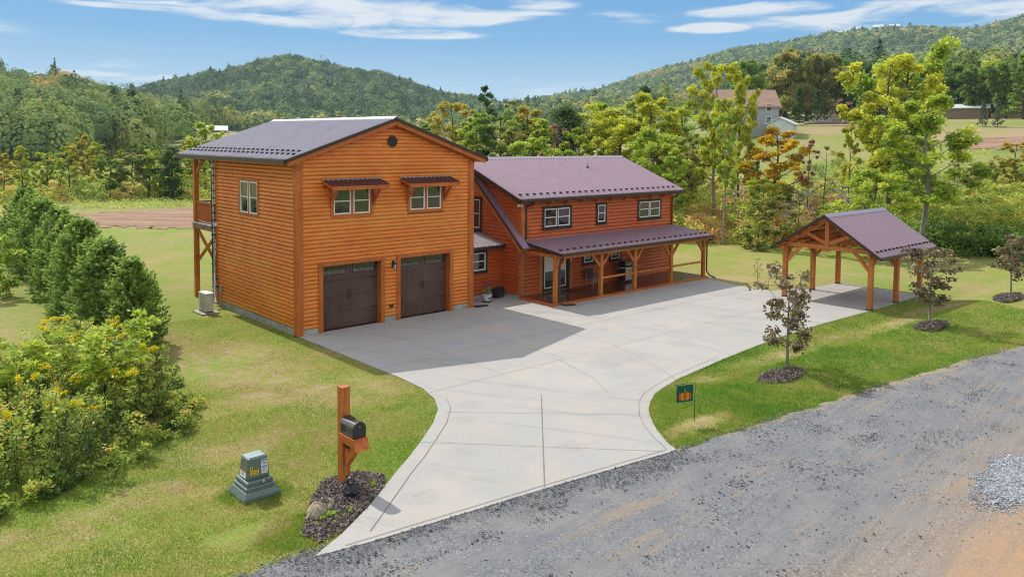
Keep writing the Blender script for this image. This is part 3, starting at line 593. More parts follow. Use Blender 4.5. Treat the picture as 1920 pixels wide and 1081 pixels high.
mb = MB(); guards(mb, (-.64, y0 + .1, 7.33), (0, 1, 0), y1 - y0 - .2, (5.21, 0, 1.77), .245, .42, 1)
mb.build_each('snow_guard', M['black'], groof, 3)
mb = MB(); mb.prism([(-.6, y0 + .05, 7.235), (-.6, y1, 7.235), (4.57, y1, 8.99), (4.57, y0 + .05, 8.99)], (0, 0, .02)); mb.prism([(9.74, y0 + .05, 7.235), (9.74, y1, 7.235), (4.57, y1, 8.99), (4.57, y0 + .05, 8.99)], (0, 0, .02))
mb.build_each('soffit', M['soffit'], groof)
# gable vent
mb = MB(); c = [(4.56 + .26 * math.cos(math.pi * (k + .5) / 4), -.07, 8.07 + .26 * math.sin(math.pi * (k + .5) / 4)) for k in range(8)]; mb.prism(c, (0, -.045, 0))
for k in range(6): mb.box(4.38, -.135, 7.90 + k * .06, 4.74, -.112, 7.925 + k * .06)
mb.build('gable_vent', M['black'], HS)
# garage doors
def gdoor(x0, x1, H_):
    yb = .27; wd = x1 - x0; mb = MB(); mb.box(x0 - .04, yb, 0.0, x1 + .04, yb + .06, H_)
    nrow = 4; rh = (H_ - .03) / nrow; xc = (x0 + x1) / 2
    for r_ in range(nrow):
        z0_ = .02 + r_ * rh; z1_ = z0_ + rh - .014
        mb.box(x0, yb - .020, z0_, x1, yb, z1_)                                  # section
        for a, b_ in ((x0 + .06, xc - .05), (xc + .05, x1 - .06)):
            mb.box(a, yb - .034, z0_ + .03, b_, yb - .020, z0_ + .09); mb.box(a, yb - .034, z1_ - .09, b_, yb - .020, z1_ - .03)
            mb.box(a, yb - .034, z0_ + .09, a + .09, yb - .020, z1_ - .09); mb.box(b_ - .09, yb - .034, z0_ + .09, b_, yb - .020, z1_ - .09)
            if r_ < nrow - 1:
                nb = 8
                for k in range(1, nb): u_ = a + .09 + (b_ - a - .18) * k / nb; mb.box(u_ - .006, yb - .027, z0_ + .09, u_ + .006, yb - .020, z1_ - .09)
    d = mb.build('garage_door', M['doorbrown'], HS)
    for a, b_ in ((x0 + .05, xc - .20), (xc + .20, x1 - .05)):
        wz0, wz1 = H_ - .42, H_ - .06
        g_ = MB(); g_.box(a, yb - .045, wz0, b_, yb - .036, wz1); g_.build('window_pane', M['glass'], d)
        f_ = MB()
        f_.box(a - .03, yb - .055, wz0 - .03, b_ + .03, yb - .036, wz0); f_.box(a - .03, yb - .055, wz1, b_ + .03, yb - .036, wz1 + .03); f_.box(a - .03, yb - .055, wz0, a, yb - .036, wz1); f_.box(b_, yb - .055, wz0, b_ + .03, yb - .036, wz1)
        for k in range(1, 4): u_ = a + (b_ - a) * k / 4; f_.box(u_ - .014, yb - .056, wz0, u_ + .014, yb - .037, wz1)
        f_.box(a, yb - .058, (wz0 + wz1) / 2 - .012, b_, yb - .038, (wz0 + wz1) / 2 + .012)
        f_.build('window_frame', M['doorbrown'], d)
    for sx_ in (-1, 1):
        h_ = MB(); u_ = xc + sx_ * .07; h_.tube([(u_, yb - .035, 1.28), (u_, yb - .08, 1.32), (u_, yb - .08, 1.56), (u_, yb - .035, 1.60)], .014); h_.box(u_ - .025, yb - .042, 1.24, u_ + .025, yb - .034, 1.32); h_.box(u_ - .025, yb - .042, 1.56, u_ + .025, yb - .034, 1.64)
        h_.build('handle', M['black'], d)
        for z_ in (.75, 2.05):
            q_ = MB(); e_ = x0 + .03 if sx_ < 0 else x1 - .03; q_.prism([(e_, yb - .048, z_ - .03), (e_ - sx_ * .42, yb - .048, z_), (e_, yb - .048, z_ + .03)][::sx_], (0, .012, 0)); q_.build('strap_hinge', M['black'], d)
gdoor(1.1, 3.96, 2.80); gdoor(4.99, 7.79, 2.80)
# windows
def window(O, U, N, w_, h_, nsash, trim, tw, name='window', slider=False, proud=.075, sill=True, mullw=.12, topt=None):
    """O = lower left of the white frame on the wall face; U along the wall; N outward"""
    O = np.array(O, float); U = np.array(U, float); N = np.array(N, float); Z = V(0, 0, 1)
    def bx(mb, u0, u1, z0, z1, n0, n1, mi=0):
        mb.prism([O + U * u0 + Z * z0 + N * n0, O + U * u1 + Z * z0 + N * n0, O + U * u1 + Z * z1 + N * n0, O + U * u0 + Z * z1 + N * n0], N * (n1 - n0), mi)
    topt = tw if topt is None else topt
    t = MB(); bx(t, -tw, 0, -tw, h_ + topt, -.03, proud); bx(t, w_, w_ + tw, -tw, h_ + topt, -.03, proud); bx(t, 0, w_, h_, h_ + topt, -.03, proud - .003); bx(t, 0, w_, -tw, 0, -.03, proud - .003)
    sw_ = (w_ - mullw * (nsash - 1)) / nsash
    for k in range(1, nsash): u_ = k * sw_ + (k - 1) * mullw; bx(t, u_, u_ + mullw, 0, h_, -.03, proud - .006)
    if sill: bx(t, -tw - .03, w_ + tw + .03, -tw - .035, -tw + .002, -.03, proud + .03)
    wob = t.build(name, trim, HS)
    for k in range(nsash):
        u0 = k * (sw_ + mullw); fw_ = .055; f_ = MB()
        bx(f_, u0, u0 + fw_, 0, h_, -.02, proud - .012); bx(f_, u0 + sw_ - fw_, u0 + sw_, 0, h_, -.02, proud - .012); bx(f_, u0 + fw_, u0 + sw_ - fw_, 0, fw_, -.02, proud - .015); bx(f_, u0 + fw_, u0 + sw_ - fw_, h_ - fw_, h_, -.02, proud - .015)
        bx(f_, u0 + fw_, u0 + sw_ - fw_, h_ * .49, h_ * .49 + .045, -.02, proud - .018)
        f_.build('sash', M['white'], wob)
        g_ = MB(); bx(g_, u0 + fw_ - .01, u0 + sw_ - fw_ + .01, fw_ - .01, h_ * .5, -.02, .016); bx(g_, u0 + fw_ - .01, u0 + sw_ - fw_ + .01, h_ * .5, h_ - fw_ + .01, -.02, .030)
        g_.build('pane', M['glass'], wob)
    return wob
for a, b_ in WF: window((a, -.01, 4.96), (1, 0, 0), (0, -1, 0), b_ - a, 1.10, 2, M['trimwood'], .13, proud=.085, sill=False)
window((-.01, 5.48, 4.78), (0, -1, 0), (-1, 0, 0), 1.84, 1.44, 2, M['trimwood'], .14, proud=.085, sill=False)
# awnings over the front windows
for a, b_ in ((1.12, 3.95), (5.0, 7.82)):
    mb = MB(); yf = -.82; zt = 6.44; zf = 6.24; L_ = b_ - a
    roofplane(mb, (a, yf, zf), (1, 0, 0), L_, (0, -yf - .05, zt - zf), .035, .235, .022)
    aw = mb.build('window_awning', M['purple'], HS)
    f_ = MB(); f_.box(a + .02, yf - .02, zf - .20, b_ - .02, yf + .03, zf - .035); f_.prism([(a - .01, yf - .01, zf - .15), (a - .01, -.06, zt - .14), (a - .01, -.06, zt - .03), (a - .01, yf - .01, zf - .03)], (.05, 0, 0)); f_.prism([(b_ - .04, yf - .01, zf - .15), (b_ - .04, -.06, zt - .14), (b_ - .04, -.06, zt - .03), (b_ - .04, yf - .01, zf - .03)], (.05, 0, 0))
    f_.box(a + .03, yf + .03, zf - .11, b_ - .03, -.05, zf - .085)
    f_.build('fascia_board', M['trimwood'], aw)
    f_ = MB(); f_.box(a - .02, -.10, zt - .02, b_ + .02, -.05, zt + .035); f_.build('flashing', M['silver'], aw)
    for xk in (a + .36, b_ - .36):
        k_ = MB(); k_.box(xk - .05, -.17, 5.33, xk + .05, -.065, zf - .1); k_.box(xk - .05, yf + .08, zf - .2, xk + .05, -.08, zf - .1); k_.beam((xk, -.13, 5.45), (xk, yf + .16, zf - .16), .08, .09)
        k_.build('bracket', M['trimwood'], aw)
# wall lantern, socket, motion sensor
mb = MB(); mb.box(4.54, -.09, 2.45, 4.66, -.06, 2.72); mb.tube([(4.6, -.08, 2.66), (4.6, -.17, 2.74), (4.6, -.22, 2.66)], .014); mb.lathe([(.015, .10), (.08, .055), (.09, .04), (.03, .035)], (4.6, -.22, 2.55), 8); mb.lathe([(.06, 0), (.062, .012), (.02, .02)], (4.6, -.22, 2.33), 8)
for k in range(4): a = math.pi / 4 + k * math.pi / 2; mb.tube([(4.6 + .055 * math.cos(a), -.22 + .055 * math.sin(a), 2.34), (4.6 + .075 * math.cos(a), -.22 + .075 * math.sin(a), 2.59)], .008, 4)
lt = mb.build('wall_lantern', M['black'], HS); mb = MB(); mb.lathe([(.045, 0), (.065, .22)], (4.6, -.22, 2.345), 8); mb.build('lantern_glass', M['glassbulb'], lt)
mb = MB(); mb.box(4.42, -.08, .60, 4.52, -.055, .74); mb.box(4.55, -.08, .62, 4.62, -.055, .74); mb.build_each('outdoor_socket', M['darktrim'], HS)
mb = MB(); mb.box(7.80, .02, 1.55, 7.83, .10, 1.70); mb.build('keypad', M['white'], HS)

# --- balcony at the back of the garage wing
bal = MB()
for xx in (.0, 4.57, 9.0): bal.box(xx - .11, 11.02, -.4, xx + .11, 11.24, 7.22)
bal.box(-.10, 10.98, 7.02, 9.1, 11.26, 7.24); bal.box(-.08, 8.34, 7.06, .10, 11.0, 7.24); bal.beam((0, 10.95, 6.35), (0, 10.2, 7.05), .12, .13)
balc = bal.build('balcony', M['timber'], HS)
b2 = MB(); b2.box(-.14, 8.36, 3.55, 9.2, 11.28, 3.80); b2.build('deck_frame', wood('weathered_deck_frame', (.36, .19, .09), (.22, .11, .06), (.46, .28, .15), axis='h'), balc)
b2 = MB(); b2.box(-.17, 8.36, 3.802, 9.25, 11.32, 3.86); b2.build('deck_edge', M['found'], balc)
b2 = MB()
b2.box(-.09, 8.4, 4.86, .09, 11.02, 4.93); b2.box(-.05, 8.4, 3.95, .05, 11.02, 4.03)
for k in range(22): b2.box(-.02, 8.42 + k * .118, 4.03, .025, 8.50 + k * .118, 4.86)
b2.box(0, 11.08, 4.86, 9, 11.2, 4.93); b2.box(0, 11.1, 3.95, 9, 11.18, 4.03)
for k in range(60): b2.box(.12 + k * .15, 11.11, 4.03, .18 + k * .15, 11.15, 4.86)
b2.build('railing', M['trimwood'], balc)
b2 = MB(); b2.beam((0, 10.95, 3.5), (0, 8.5, 1.95), .09, .15); b2.beam((.06, 8.5, 3.5), (.06, 10.95, 1.95), .09, .15); b2.build('cross_brace', M['timber'], balc)
# --- air conditioner lines strapped down the corner, electrical box
mb = MB(); mb.tube([(-.10, 8.55, 7.15), (-.16, 8.5, 6.9), (-.16, 8.47, 6.4), (-.16, 8.44, 4), (-.18, 8.35, 1.6), (-.30, 8.1, .9), (-.42, 7.7, .45), (-.5, 7.4, .28)], .055, 8)
ln = mb.build('line_set', M['silver'], HS)
mb = MB(); mb.tube([(.15, 9.6, 7.2), (.0, 9.3, 7.05), (-.14, 8.62, 6.85), (-.16, 8.60, 6.3), (-.16, 8.57, 1.0), (-.17, 8.5, .2)], .045, 8); mb.build('drain_pipe', M['black'], HS)
mb = MB()
for k in range(17): z_ = .9 + k * .36; y_ = 8.44 - max(0, 1.6 - z_) * .4; mb.box(-.235 - max(0, 1.6 - z_) * .15, y_ - .08, z_, -.08, y_ + .14, z_ + .05)
mb.build('strap', M['black'], ln)
mb = MB(); mb.box(-.14, 7.70, .66, -.055, 7.94, 1.02); bx_ = mb.build('electrical_box', M['greymetal'], HS); mb = MB(); mb.tube([(-.09, 7.82, .66), (-.09, 7.82, -.08)], .022, 6); mb.tube([(-.09, 7.9, .7), (-.2, 8.05, .5), (-.45, 7.6, .45)], .014, 5); mb.build('conduit', M['greymetal'], bx_)
mb = MB(); mb.box(-.16, 8.2, 3.92, -.09, 8.42, 4.02); mb.box(-.20, 8.12, 3.88, -.10, 8.2, 4.05); mb.build('security_light', M['white'], HS)

# --- house wing (logs)
HX0, HX1, HD = 12.48, 25.05, 9.2; P = .197
wins = [(14.05, 15.97, 3.60, 4.56, 2), (18.21, 18.84, 3.62, 4.57, 1), (21.86, 23.80, 3.65, 4.58, 2)]
holes = [(a - HX0 - .1, b_ - HX0 + .1, z0_ - .1, z1_ + .1) for a, b_, z0_, z1_, k in wins] + [(13.95 - HX0, 15.95 - HX0, .1, 2.3), (17.0 - HX0, 17.98 - HX0, 1.33, 2.5), (19.28 - HX0, 20.25 - HX0, 1.33, 2.5)]
mb = MB(); siding(mb, (HX0, 0, 0), (1, 0, 0), (0, -1, 0), HX1 - HX0, .12, 4.95, P, .05, holes)
dtop = lambda y: 5.19 + .385 * (y + .49) - .22
def dclip(z): y_ = (z + .22 - 5.19) / .385 - .49; return (max(0, y_), min(HD, 9.12 - y_)) if z > dtop(0) else (0, HD)
siding(mb, (HX0, 0, 0), (0, 1, 0), (-1, 0, 0), HD, .12, 7.0, P, .05, [(3.2, 4.25, 3.25, 5.02)], dclip)
siding(mb, (HX1, 0, 0), (0, 1, 0), (1, 0, 0), HD, .12, 7.0, P, .05, (), dclip)
mb.build('log_wall', M['logwall'], HS)
mb = MB(); mb.prism([(HX0 + .03, .04, -.1), (HX0 + .03, HD - .05, -.1), (HX0 + .03, HD - .05, 4.95), (HX0 + .03, 4.56, 6.85), (HX0 + .03, .04, 5.12)], (HX1 - HX0 - .06, 0, 0)); mb.build('house_core', M['trimwood'], HS)
mb = MB()
for k in range(13):                                    # log ends stacked at the corner
    z_ = .22 + k * P; mb.tube([(HX0 - .16 - .03 * (k % 2), -.03, z_), (HX0 + .2, -.03, z_)], .094, 10); mb.tube([(HX0 - .02, -.15 - .02 * (k % 3), z_ + .0985), (HX0 - .02, .1, z_ + .0985)], .090, 10)
mb.build('log_end_stack', M['logend'], HS)
mb = MB(); mb.box(HX0 - .07, -.09, 2.96, HX0 + .14, -.003, 4.95); mb.box(HX0 - .073, -.003, 2.96, HX0 - .01, .12, 4.95); mb.box(HX1 - .14, -.09, 2.9, HX1 + .07, -.003, 4.95); mb.build_each('corner_board', M['timber'], HS)
for a, b_, z0_, z1_, k in wins: window((a, 0, z0_), (1, 0, 0), (0, -1, 0), b_ - a, z1_ - z0_, k, M['darktrim'], .13, proud=.09, mullw=.05)
window((17.12, 0, 1.42), (1, 0, 0), (0, -1, 0), .76, 1.05, 1, M['darktrim'], .15, proud=.09)
window((19.38, 0, 1.42), (1, 0, 0), (0, -1, 0), .78, 1.05, 1, M['darktrim'], .12, proud=.09)
window((HX0, 4.1, 3.36), (0, -1, 0), (-1, 0, 0), .80, 1.56, 1, M['darktrim'], .14, proud=.09)
# main roof: dormer plane in front, steep plane showing only as the rake band at the left, rear plane
rf = MB(); roofplane(rf, (11.92, -.49, 5.19), (1, 0, 0), 13.66, (0, 5.05, 1.944)); roofplane(rf, (11.92, 9.6, 5.19), (1, 0, 0), 13.66, (0, -5.04, 1.944))
hr = rf.build('main_roof', M['roof'], HS)
mb = MB(); mb.prism([(11.9, 4.34, 7.075), (11.9, 4.56, 7.16), (11.9, 4.78, 7.075), (11.9, 4.56, 7.20)], (13.7, 0, 0)); mb.build('ridge_cap', M['roofgrey'], hr)
mb = MB(); guards(mb, (11.92, -.49, 5.19), (1, 0, 0), 13.66, (0, 5.05, 1.944), .49, .36); mb.build_each('snow_guard', M['black'], hr, 3)
mb = MB(); mb.tube([(20.62, 3.0, 6.3), (20.62, 3.0, 6.88)], .055, 10); mb.build('vent_pipe', M['silver'], hr); mb = MB(); mb.lathe([(.13, 0), (.07, .12)], (20.62, 3.0, 6.50), 10); mb.build('pipe_boot', M['black'], hr)
mb = MB(); mb.box(11.90, -.62, 5.02, 25.62, -.50, 5.165); mb.box(11.90, -.498, 4.99, 25.6, -.44, 5.10)
for xx in (11.905, 25.595):
    mb.beam((xx, -.50, 5.08), (xx, 4.56, 7.03), .05, .21, side=(1, 0, 0)); mb.beam((xx, 9.6, 5.08), (xx, 4.56, 7.03), .05, .21, side=(1, 0, 0))
mb.box(11.95, -.45, 4.985, 25.55, -.05, 5.005); mb.prism([(11.95, -.44, 5.0), (HX0 + .05, -.44, 5.0), (HX0 + .05, 4.5, 6.9), (11.95, 4.5, 6.9)], (0, 0, .03)); mb.prism([(HX1 - .05, -.44, 5.0), (25.55, -.44, 5.0), (25.55, 4.5, 6.9), (HX1 - .05, 4.5, 6.9)], (0, 0, .03))
mb.build_each('gutter', M['brown'], hr)
mb = MB()
for k in range(10): xx = 13.15 + k * 1.21; mb.prism([(xx - .05, -.38, 4.90), (xx - .05, -.02, 4.70), (xx - .05, -.02, 4.98), (xx - .05, -.38, 4.98)], (.10, 0, 0))
mb.build_each('rafter_tail', M['trimwood'], hr)
mb = MB(); a = V(11.96, -.62, 2.66); b_ = V(11.96, 4.2, 2.66 + .886 * 4.82); d_ = b_ - a; n_ = np.cross(V(1, 0, 0), d_); n_ /= np.linalg.norm(n_)
mb.prism([a, a + V(.50, 0, 0), b_ + V(.50, 0, 0), b_], n_ * .06, 1)
for xx in (.06, .22, .40): mb.prism([a + V(xx, 0, 0) + n_ * .06, a + V(xx + .05, 0, 0) + n_ * .06, b_ + V(xx + .05, 0, 0) + n_ * .06, b_ + V(xx, 0, 0) + n_ * .06], n_ * .03, 1)
mb.prism([a + V(-.03, 0, 0) - n_ * .05, a + V(.02, 0, 0) - n_ * .05, b_ + V(.02, 0, 0) - n_ * .05, b_ + V(-.03, 0, 0) - n_ * .05], n_ * .12); rk = mb.build('rake_roof', [M['purple'], M['roof']], HS)
mb = MB(); mb.prism([a + V(.03, .02, 0) - n_ * .26, a + V(.08, .02, 0) - n_ * .26, b_ + V(.08, 0, 0) - n_ * .26, b_ + V(.03, 0, 0) - n_ * .26], n_ * .255); mb.prism([a + V(.08, .06, 0) - n_ * .10, a + V(.5, .06, 0) - n_ * .10, b_ + V(.5, 0, 0) - n_ * .10, b_ + V(.08, 0, 0) - n_ * .10], n_ * .04)
mb.build('rake_board', M['timber'], rk)
mb = MB(); mb.tube([(12.72, -.56, 5.0), (12.72, -.50, 4.9), (12.70, -.14, 4.75), (12.70, -.12, 4.6), (12.70, -.12, 3.05)], .045, 8); mb.tube([(24.98, -.56, 5.0), (24.98, -.5, 4.88), (24.95, -.14, 4.72), (24.95, -.12, 4.6), (24.95, -.12, 3.05)], .045, 8); mb.build_each('downspout', M['brown'], HS)
mb = MB(); mb.box(12.15, -.15, 4.80, 12.40, -.02, 4.90); mb.ell((12.14, -.12, 4.82), (.07, .05, .05)); mb.ell((12.30, -.2, 4.80), (.07, .05, .05)); mb.build('floodlight', M['white'], HS)

# --- link between the two, with its own little roof
LY = 1.59
mb = MB(); siding(mb, (9.14, LY, 0), (1, 0, 0), (0, -1, 0), HX0 - 9.14, .14, 2.75, P, .05, [(1.1, 2.3, 1.28, 2.50)]); mb.box(9.2, LY + .02, 0, HX0 - .03, 4.9, 2.72); mb.box(HX0 - .16, LY - .08, 0, HX0 - .062, LY, 2.65); mb.build('link_wall', M['logwall'], HS)
mb = MB(); mb.box(9.13, LY - .06, 0, HX0 - .055, LY + .02, .14); mb.box(HX0 - .075, -.02, 0, HX0 - .005, LY - .06, .13); mb.build_each('link_foundation', M['found'], HS)
mb = MB(); roofplane(mb, (9.26, 1.22, 2.70), (1, 0, 0), 3.16, (0, 2.25, .46), .05, .245, .035); lr = mb.build('link_roof', roofmat('galvanised_ribbed_roofing', (.30, .27, .29), (.40, .37, .38), .3), HS)
mb = MB(); mb.box(9.26, 1.13, 2.55, HX0 - .06, 1.215, 2.68); mb.box(9.26, 1.22, 2.60, HX0 - .06, LY, 2.63); mb.box(9.26, 3.38, 3.14, HX0 - .06, 3.52, 3.26); mb.build_each('gutter', M['brown'], lr)
window((10.30, LY, 1.42), (1, 0, 0), (0, -1, 0), 1.05, .92, 1, M['darktrim'], .12, proud=.09)

# --- porch
pr = MB(); roofplane(pr, (12.52, -2.83, 2.65), (1, 0, 0), 12.86, (0, 2.81, .36), .05, .245, .03)
pf = pr.build('porch_roof', M['roof'], HS)
mb = MB(); guards(mb, (12.52, -2.83, 2.65), (1, 0, 0), 12.86, (0, 2.81, .36), .49, .30); mb.build_each('snow_guard', M['black'], pf, 3)
mb = MB(); mb.box(12.50, -2.95, 2.50, 25.42, -2.84, 2.63); mb.beam((12.49, -2.86, 2.57), (12.49, -.02, 2.92), .05, .15, side=(1, 0, 0)); mb.beam((25.41, -2.86, 2.57), (25.41, -.02, 2.92), .05, .15, side=(1, 0, 0)); mb.build_each('gutter', M['brown'], pf)
mb = MB(); mb.box(12.7, -.075, 2.985, 25.05, -.045, 3.03); mb.build('flashing', M['white'], pf)
mb = MB(); mb.prism([(12.56, -2.78, 2.57), (25.34, -2.78, 2.57), (25.34, -.05, 2.92), (12.56, -.05, 2.92)], (0, 0, .02)); mb.build('ceiling_planks', M['soffit'], pf)
mb = MB(); mb.box(12.55, -2.46, 2.28, 25.33, -2.27, 2.53)
for xx in (12.60, 25.2): mb.box(xx - .07, -2.27, 2.36, xx + .07, -.06, 2.53)
mb.build('porch_beam', M['timber'], HS)
PXS = (12.62, 15.96, 18.70, 21.94, 25.10)
for i, xx in enumerate(PXS):
    mb = MB(); mb.box(xx - .095, -2.455, .12, xx + .095, -2.275, 2.29)
    po = mb.build('porch_post', M['timber'], HS)
    for s in (-1, 1):
        if (i == 0 and s < 0) or (i == 4 and s > 0): continue
        b3 = MB(); b3.beam((xx + s * .06, -2.365, 1.62), (xx + s * .72, -2.365, 2.36), .10, .13, side=(0, 1, 0)); b3.build('knee_brace', M['timber'], po)
for a, b_ in ((1, 2), (2, 3), (3, 4)):
    mb = MB(); mb.box(PXS[a] + .095, -2.41, .96, PXS[b_] - .095, -2.32, 1.06); mb.build('rail', M['timber'], HS)
mb = MB(); mb.box(12.35, -2.49, .085, 25.3, -.055, .122); mb.build('porch_deck', M['deck'], HS)
mb = MB(); mb.box(12.30, -2.56, .003, 25.34, -2.491, .125); mb.box(12.28, -2.49, .003, 12.349, -.06, .124); mb.box(25.301, -2.49, .003, 25.36, -.06, .124); mb.build_each('deck_edge', M['trimwood'], HS)
mb = MB(); mb.box(HX0, -.085, .124, HX1, -.052, .16); mb.build('sill_flashing', M['logend'], HS)
mb = MB(); mb.tube([(12.62, -2.9, 2.52), (12.62, -2.88, 2.42), (12.76, -2.62, 2.32), (12.77, -2.52, 2.2), (12.77, -2.52, .12), (12.85, -2.75, .05), (13.4, -3.0, .05)], .045, 8); mb.tube([(25.3, -2.9, 2.52), (25.28, -2.88, 2.40), (25.22, -2.62, 2.30), (25.22, -2.53, 2.2), (25.22, -2.53, .45), (25.3, -2.7, .2), (25.5, -3.0, .05)], .045, 8); mb.build_each('downspout', M['brown'], HS)
# french doors
mb = MB(); mb.box(13.93, -.085, .122, 14.05, .0, 2.34); mb.box(15.86, -.085, .122, 15.98, .0, 2.34); mb.box(14.05, -.083, 2.22, 15.86, .0, 2.34); mb.box(14.05, -.05, .122, 15.86, -.01, 2.22)
dr_ = mb.build('french_door', M['darktrim'], HS)
for a, b_ in ((14.08, 14.78), (15.0, 15.70)):
    f_ = MB(); f_.box(a, -.075, .32, a + .05, -.052, 2.16); f_.box(b_ - .05, -.075, .32, b_, -.052, 2.16); f_.box(a + .05, -.075, .32, b_ - .05, -.052, .37); f_.box(a + .05, -.075, 2.11, b_ - .05, -.052, 2.16); f_.build('window_frame', M['white'], dr_)
    g_ = MB(); g_.box(a + .05, -.066, .37, b_ - .05, -.053, 1.22); g_.build('pane', M['glass'], dr_)
    g_ = MB(); g_.box(a + .05, -.066, 1.22, b_ - .05, -.053, 2.11)
    bl = plain('door_blind', (.75, .70, .58), .25, .6, 0, .05); g_.build('blind', bl, dr_)
h_ = MB(); h_.ell((14.93, -.11, 1.10), (.03, .04, .03)); h_.build('handle', M['steel'], dr_)
mb = MB(); mb.box(13.72, -.10, .122, 13.93, -.002, 2.50); mb.box(15.98, -.10, .122, 16.19, -.002, 2.50); mb.box(13.93, -.10, 2.34, 15.98, -.002, 2.50); mb.build_each('door_trim', M['timber'], HS)
mb = MB(); mb.lathe([(.02, 0), (.06, .04), (.07, .10), (.02, .14)], (13.62, -.16, 2.12), 10); mb.box(13.58, -.14, 2.16, 13.66, -.05, 2.24); mb.build('porch_light', M['white'], HS)
mb = MB(); mb.box(16.05, -.13, 1.62, 16.10, -.10, 1.78); mb.build('doorbell', M['white'], HS)
mb = MB(); mb.lathe([(.0, 0), (.10, .01), (.10, .03), (0, .035)], (21.0, -.1, 1.1), 14, sx=1, sy=.15); mb.build('hose_bib_cover', M['steel'], HS)

# ------------------------------------------------------------------ pavilion
PV = thing('pavilion', 'open timber pavilion with plum ribbed roof standing on the end of the driveway', 'pavilion', (26.8, -10.7, 0))
O_ = V(-26.8, 10.7, 0)
def pm(): m_ = MB(); m_.off = O_; return m_
YL, YR, YC = -8.45, -13.0, -10.74; PX3 = (23.78, 26.75, 29.72); sl = (4.5 - 2.66) / 2.86
mb = pm(); roofplane(mb, (23.35, -13.6, 2.66), (1, 0, 0), 6.9, (0, 2.86, 1.84), .05, .23, .03); roofplane(mb, (23.35, -7.88, 2.66), (1, 0, 0), 6.9, (0, -2.86, 1.84), .05, .23, .03)
pro = mb.build('roof', M['roof'], PV)
mb = pm(); mb.prism([(23.33, YC - .2, 4.42), (23.33, YC, 4.53), (23.33, YC + .2, 4.42), (23.33, YC, 4.58)], (6.94, 0, 0)); mb.build('ridge_cap', M['roofgrey'], pro)
mb = pm(); guards(mb, (23.35, -13.6, 2.66), (1, 0, 0), 6.9, (0, 2.86, 1.84), .46, .32); mb.build_each('snow_guard', M['black'], pro, 3)
mb = pm()
for xx in (23.34, 30.26):
    for ys in (-13.62, -7.86): mb.beam((xx, ys, 2.60), (xx, YC, 4.45), .045, .13, side=(1, 0, 0))
mb.box(23.37, -13.7, 2.52, 30.23, -13.61, 2.64); mb.box(23.37, -7.87, 2.52, 30.23, -7.78, 2.64); mb.build_each('gutter', M['brown'], pro)
mb = pm()
for s in (-1, 1): mb.prism([(23.42, YC, 4.41), (30.18, YC, 4.41), (30.18, YC + s * 2.80, 4.41 - sl * 2.80), (23.42, YC + s * 2.80, 4.41 - sl * 2.80)], (0, 0, .02))
mb.build_each('plank_ceiling', M['soffit'], pro)
for xx in PX3:
    for yy in (YL, YR):
        mb = pm(); mb.box(xx - .11, yy - .11, 0.012, xx + .11, yy + .11, 2.72); po = mb.build('post', M['timber'], PV)
        mb = pm(); mb.box(xx - .118, yy - .118, .002, xx + .118, yy + .118, .06); mb.build('post_base', M['black'], po)
        s = 1 if yy < YC else -1
        mb = pm(); mb.beam((xx, yy + s * .08, 1.9), (xx, yy + s * .88, 2.78), .12, .15, side=(1, 0, 0)); mb.build('knee_brace', M['timber'], po)
        for sx_ in (-1, 1):
            if (xx == PX3[0] and sx_ < 0) or (xx == PX3[2] and sx_ > 0): continue
            mb = pm(); mb.beam((xx + sx_ * .08, yy, 2.05), (xx + sx_ * .62, yy, 2.66), .11, .14, side=(0, 1, 0)); mb.build('knee_brace', M['timber'], po)
    mb = pm(); mb.box(xx - .09, YR - .35, 2.73, xx + .09, YL + .35, 2.95); mb.box(xx - .10, YC - .10, 2.955, xx + .10, YC + .10, 4.24); mb.box(xx - .105, YC - .14, 2.66, xx + .105, YC + .14, 2.725)
    for s in (-1, 1):
        mb.beam((xx, YC + s * 2.66, 4.30 - sl * 2.66), (xx, YC, 4.30), .14, .18, side=(1, 0, 0))
        mb.beam((xx, YC + s * .08, 3.06), (xx, YC + s * 1.12, 3.50), .11, .16, side=(1, 0, 0))
    mb.build('truss', M['timber'], PV)
mb = pm()
for yy in (YL, YR): mb.box(23.45, yy - .08, 2.56, 30.15, yy + .08, 2.728)
mb.build_each('plate_beam', M['timber'], PV)
mb = pm()
for s in (-1, 1):
    for k in (.7, 1.5, 2.2): yk = YC + s * k; zk = 4.36 - sl * k; mb.box(23.4, yk - .05, zk - .10, 30.2, yk + .05, zk + .02)
mb.box(23.4, YC - .06, 4.25, 30.2, YC + .06, 4.40)
mb.build_each('purlin', M['timber'], PV)

# ------------------------------------------------------------------ things by the road and the house
MBX = thing('mailbox', 'dark domed mailbox on a tall square timber post at the driveway corner', 'mailbox', (-5.79, -13.72, 0))
def off(x_, y_, z_=0): m_ = MB(); m_.off = V(-x_, -y_, -z_); return m_
mk = lambda: off(-5.79, -13.72)
mb = mk(); mb.box(-5.90, -13.83, -.05, -5.68, -13.61, 2.31); mb.build('post', M['timber'], MBX, bevel=.008)
mb = mk(); mb.prism([(-5.905, -13.835, 2.312), (-5.675, -13.835, 2.312), (-5.675, -13.605, 2.312), (-5.905, -13.605, 2.312)], (0, 0, .02)); mb.build('post_cap', M['logend'], MBX)
mb = mk(); mb.box(-5.99, -14.50, 1.20, -5.61, -13.835, 1.285); mb.prism([(-5.99, -14.50, 1.20), (-5.99, -14.60, 1.03), (-5.99, -14.57, 1.02), (-5.99, -14.44, 1.20)], (.38, 0, 0)); mb.box(-5.97, -14.43, 1.08, -5.63, -13.835, 1.199); mb.build('shelf', M['trimwood'], MBX)
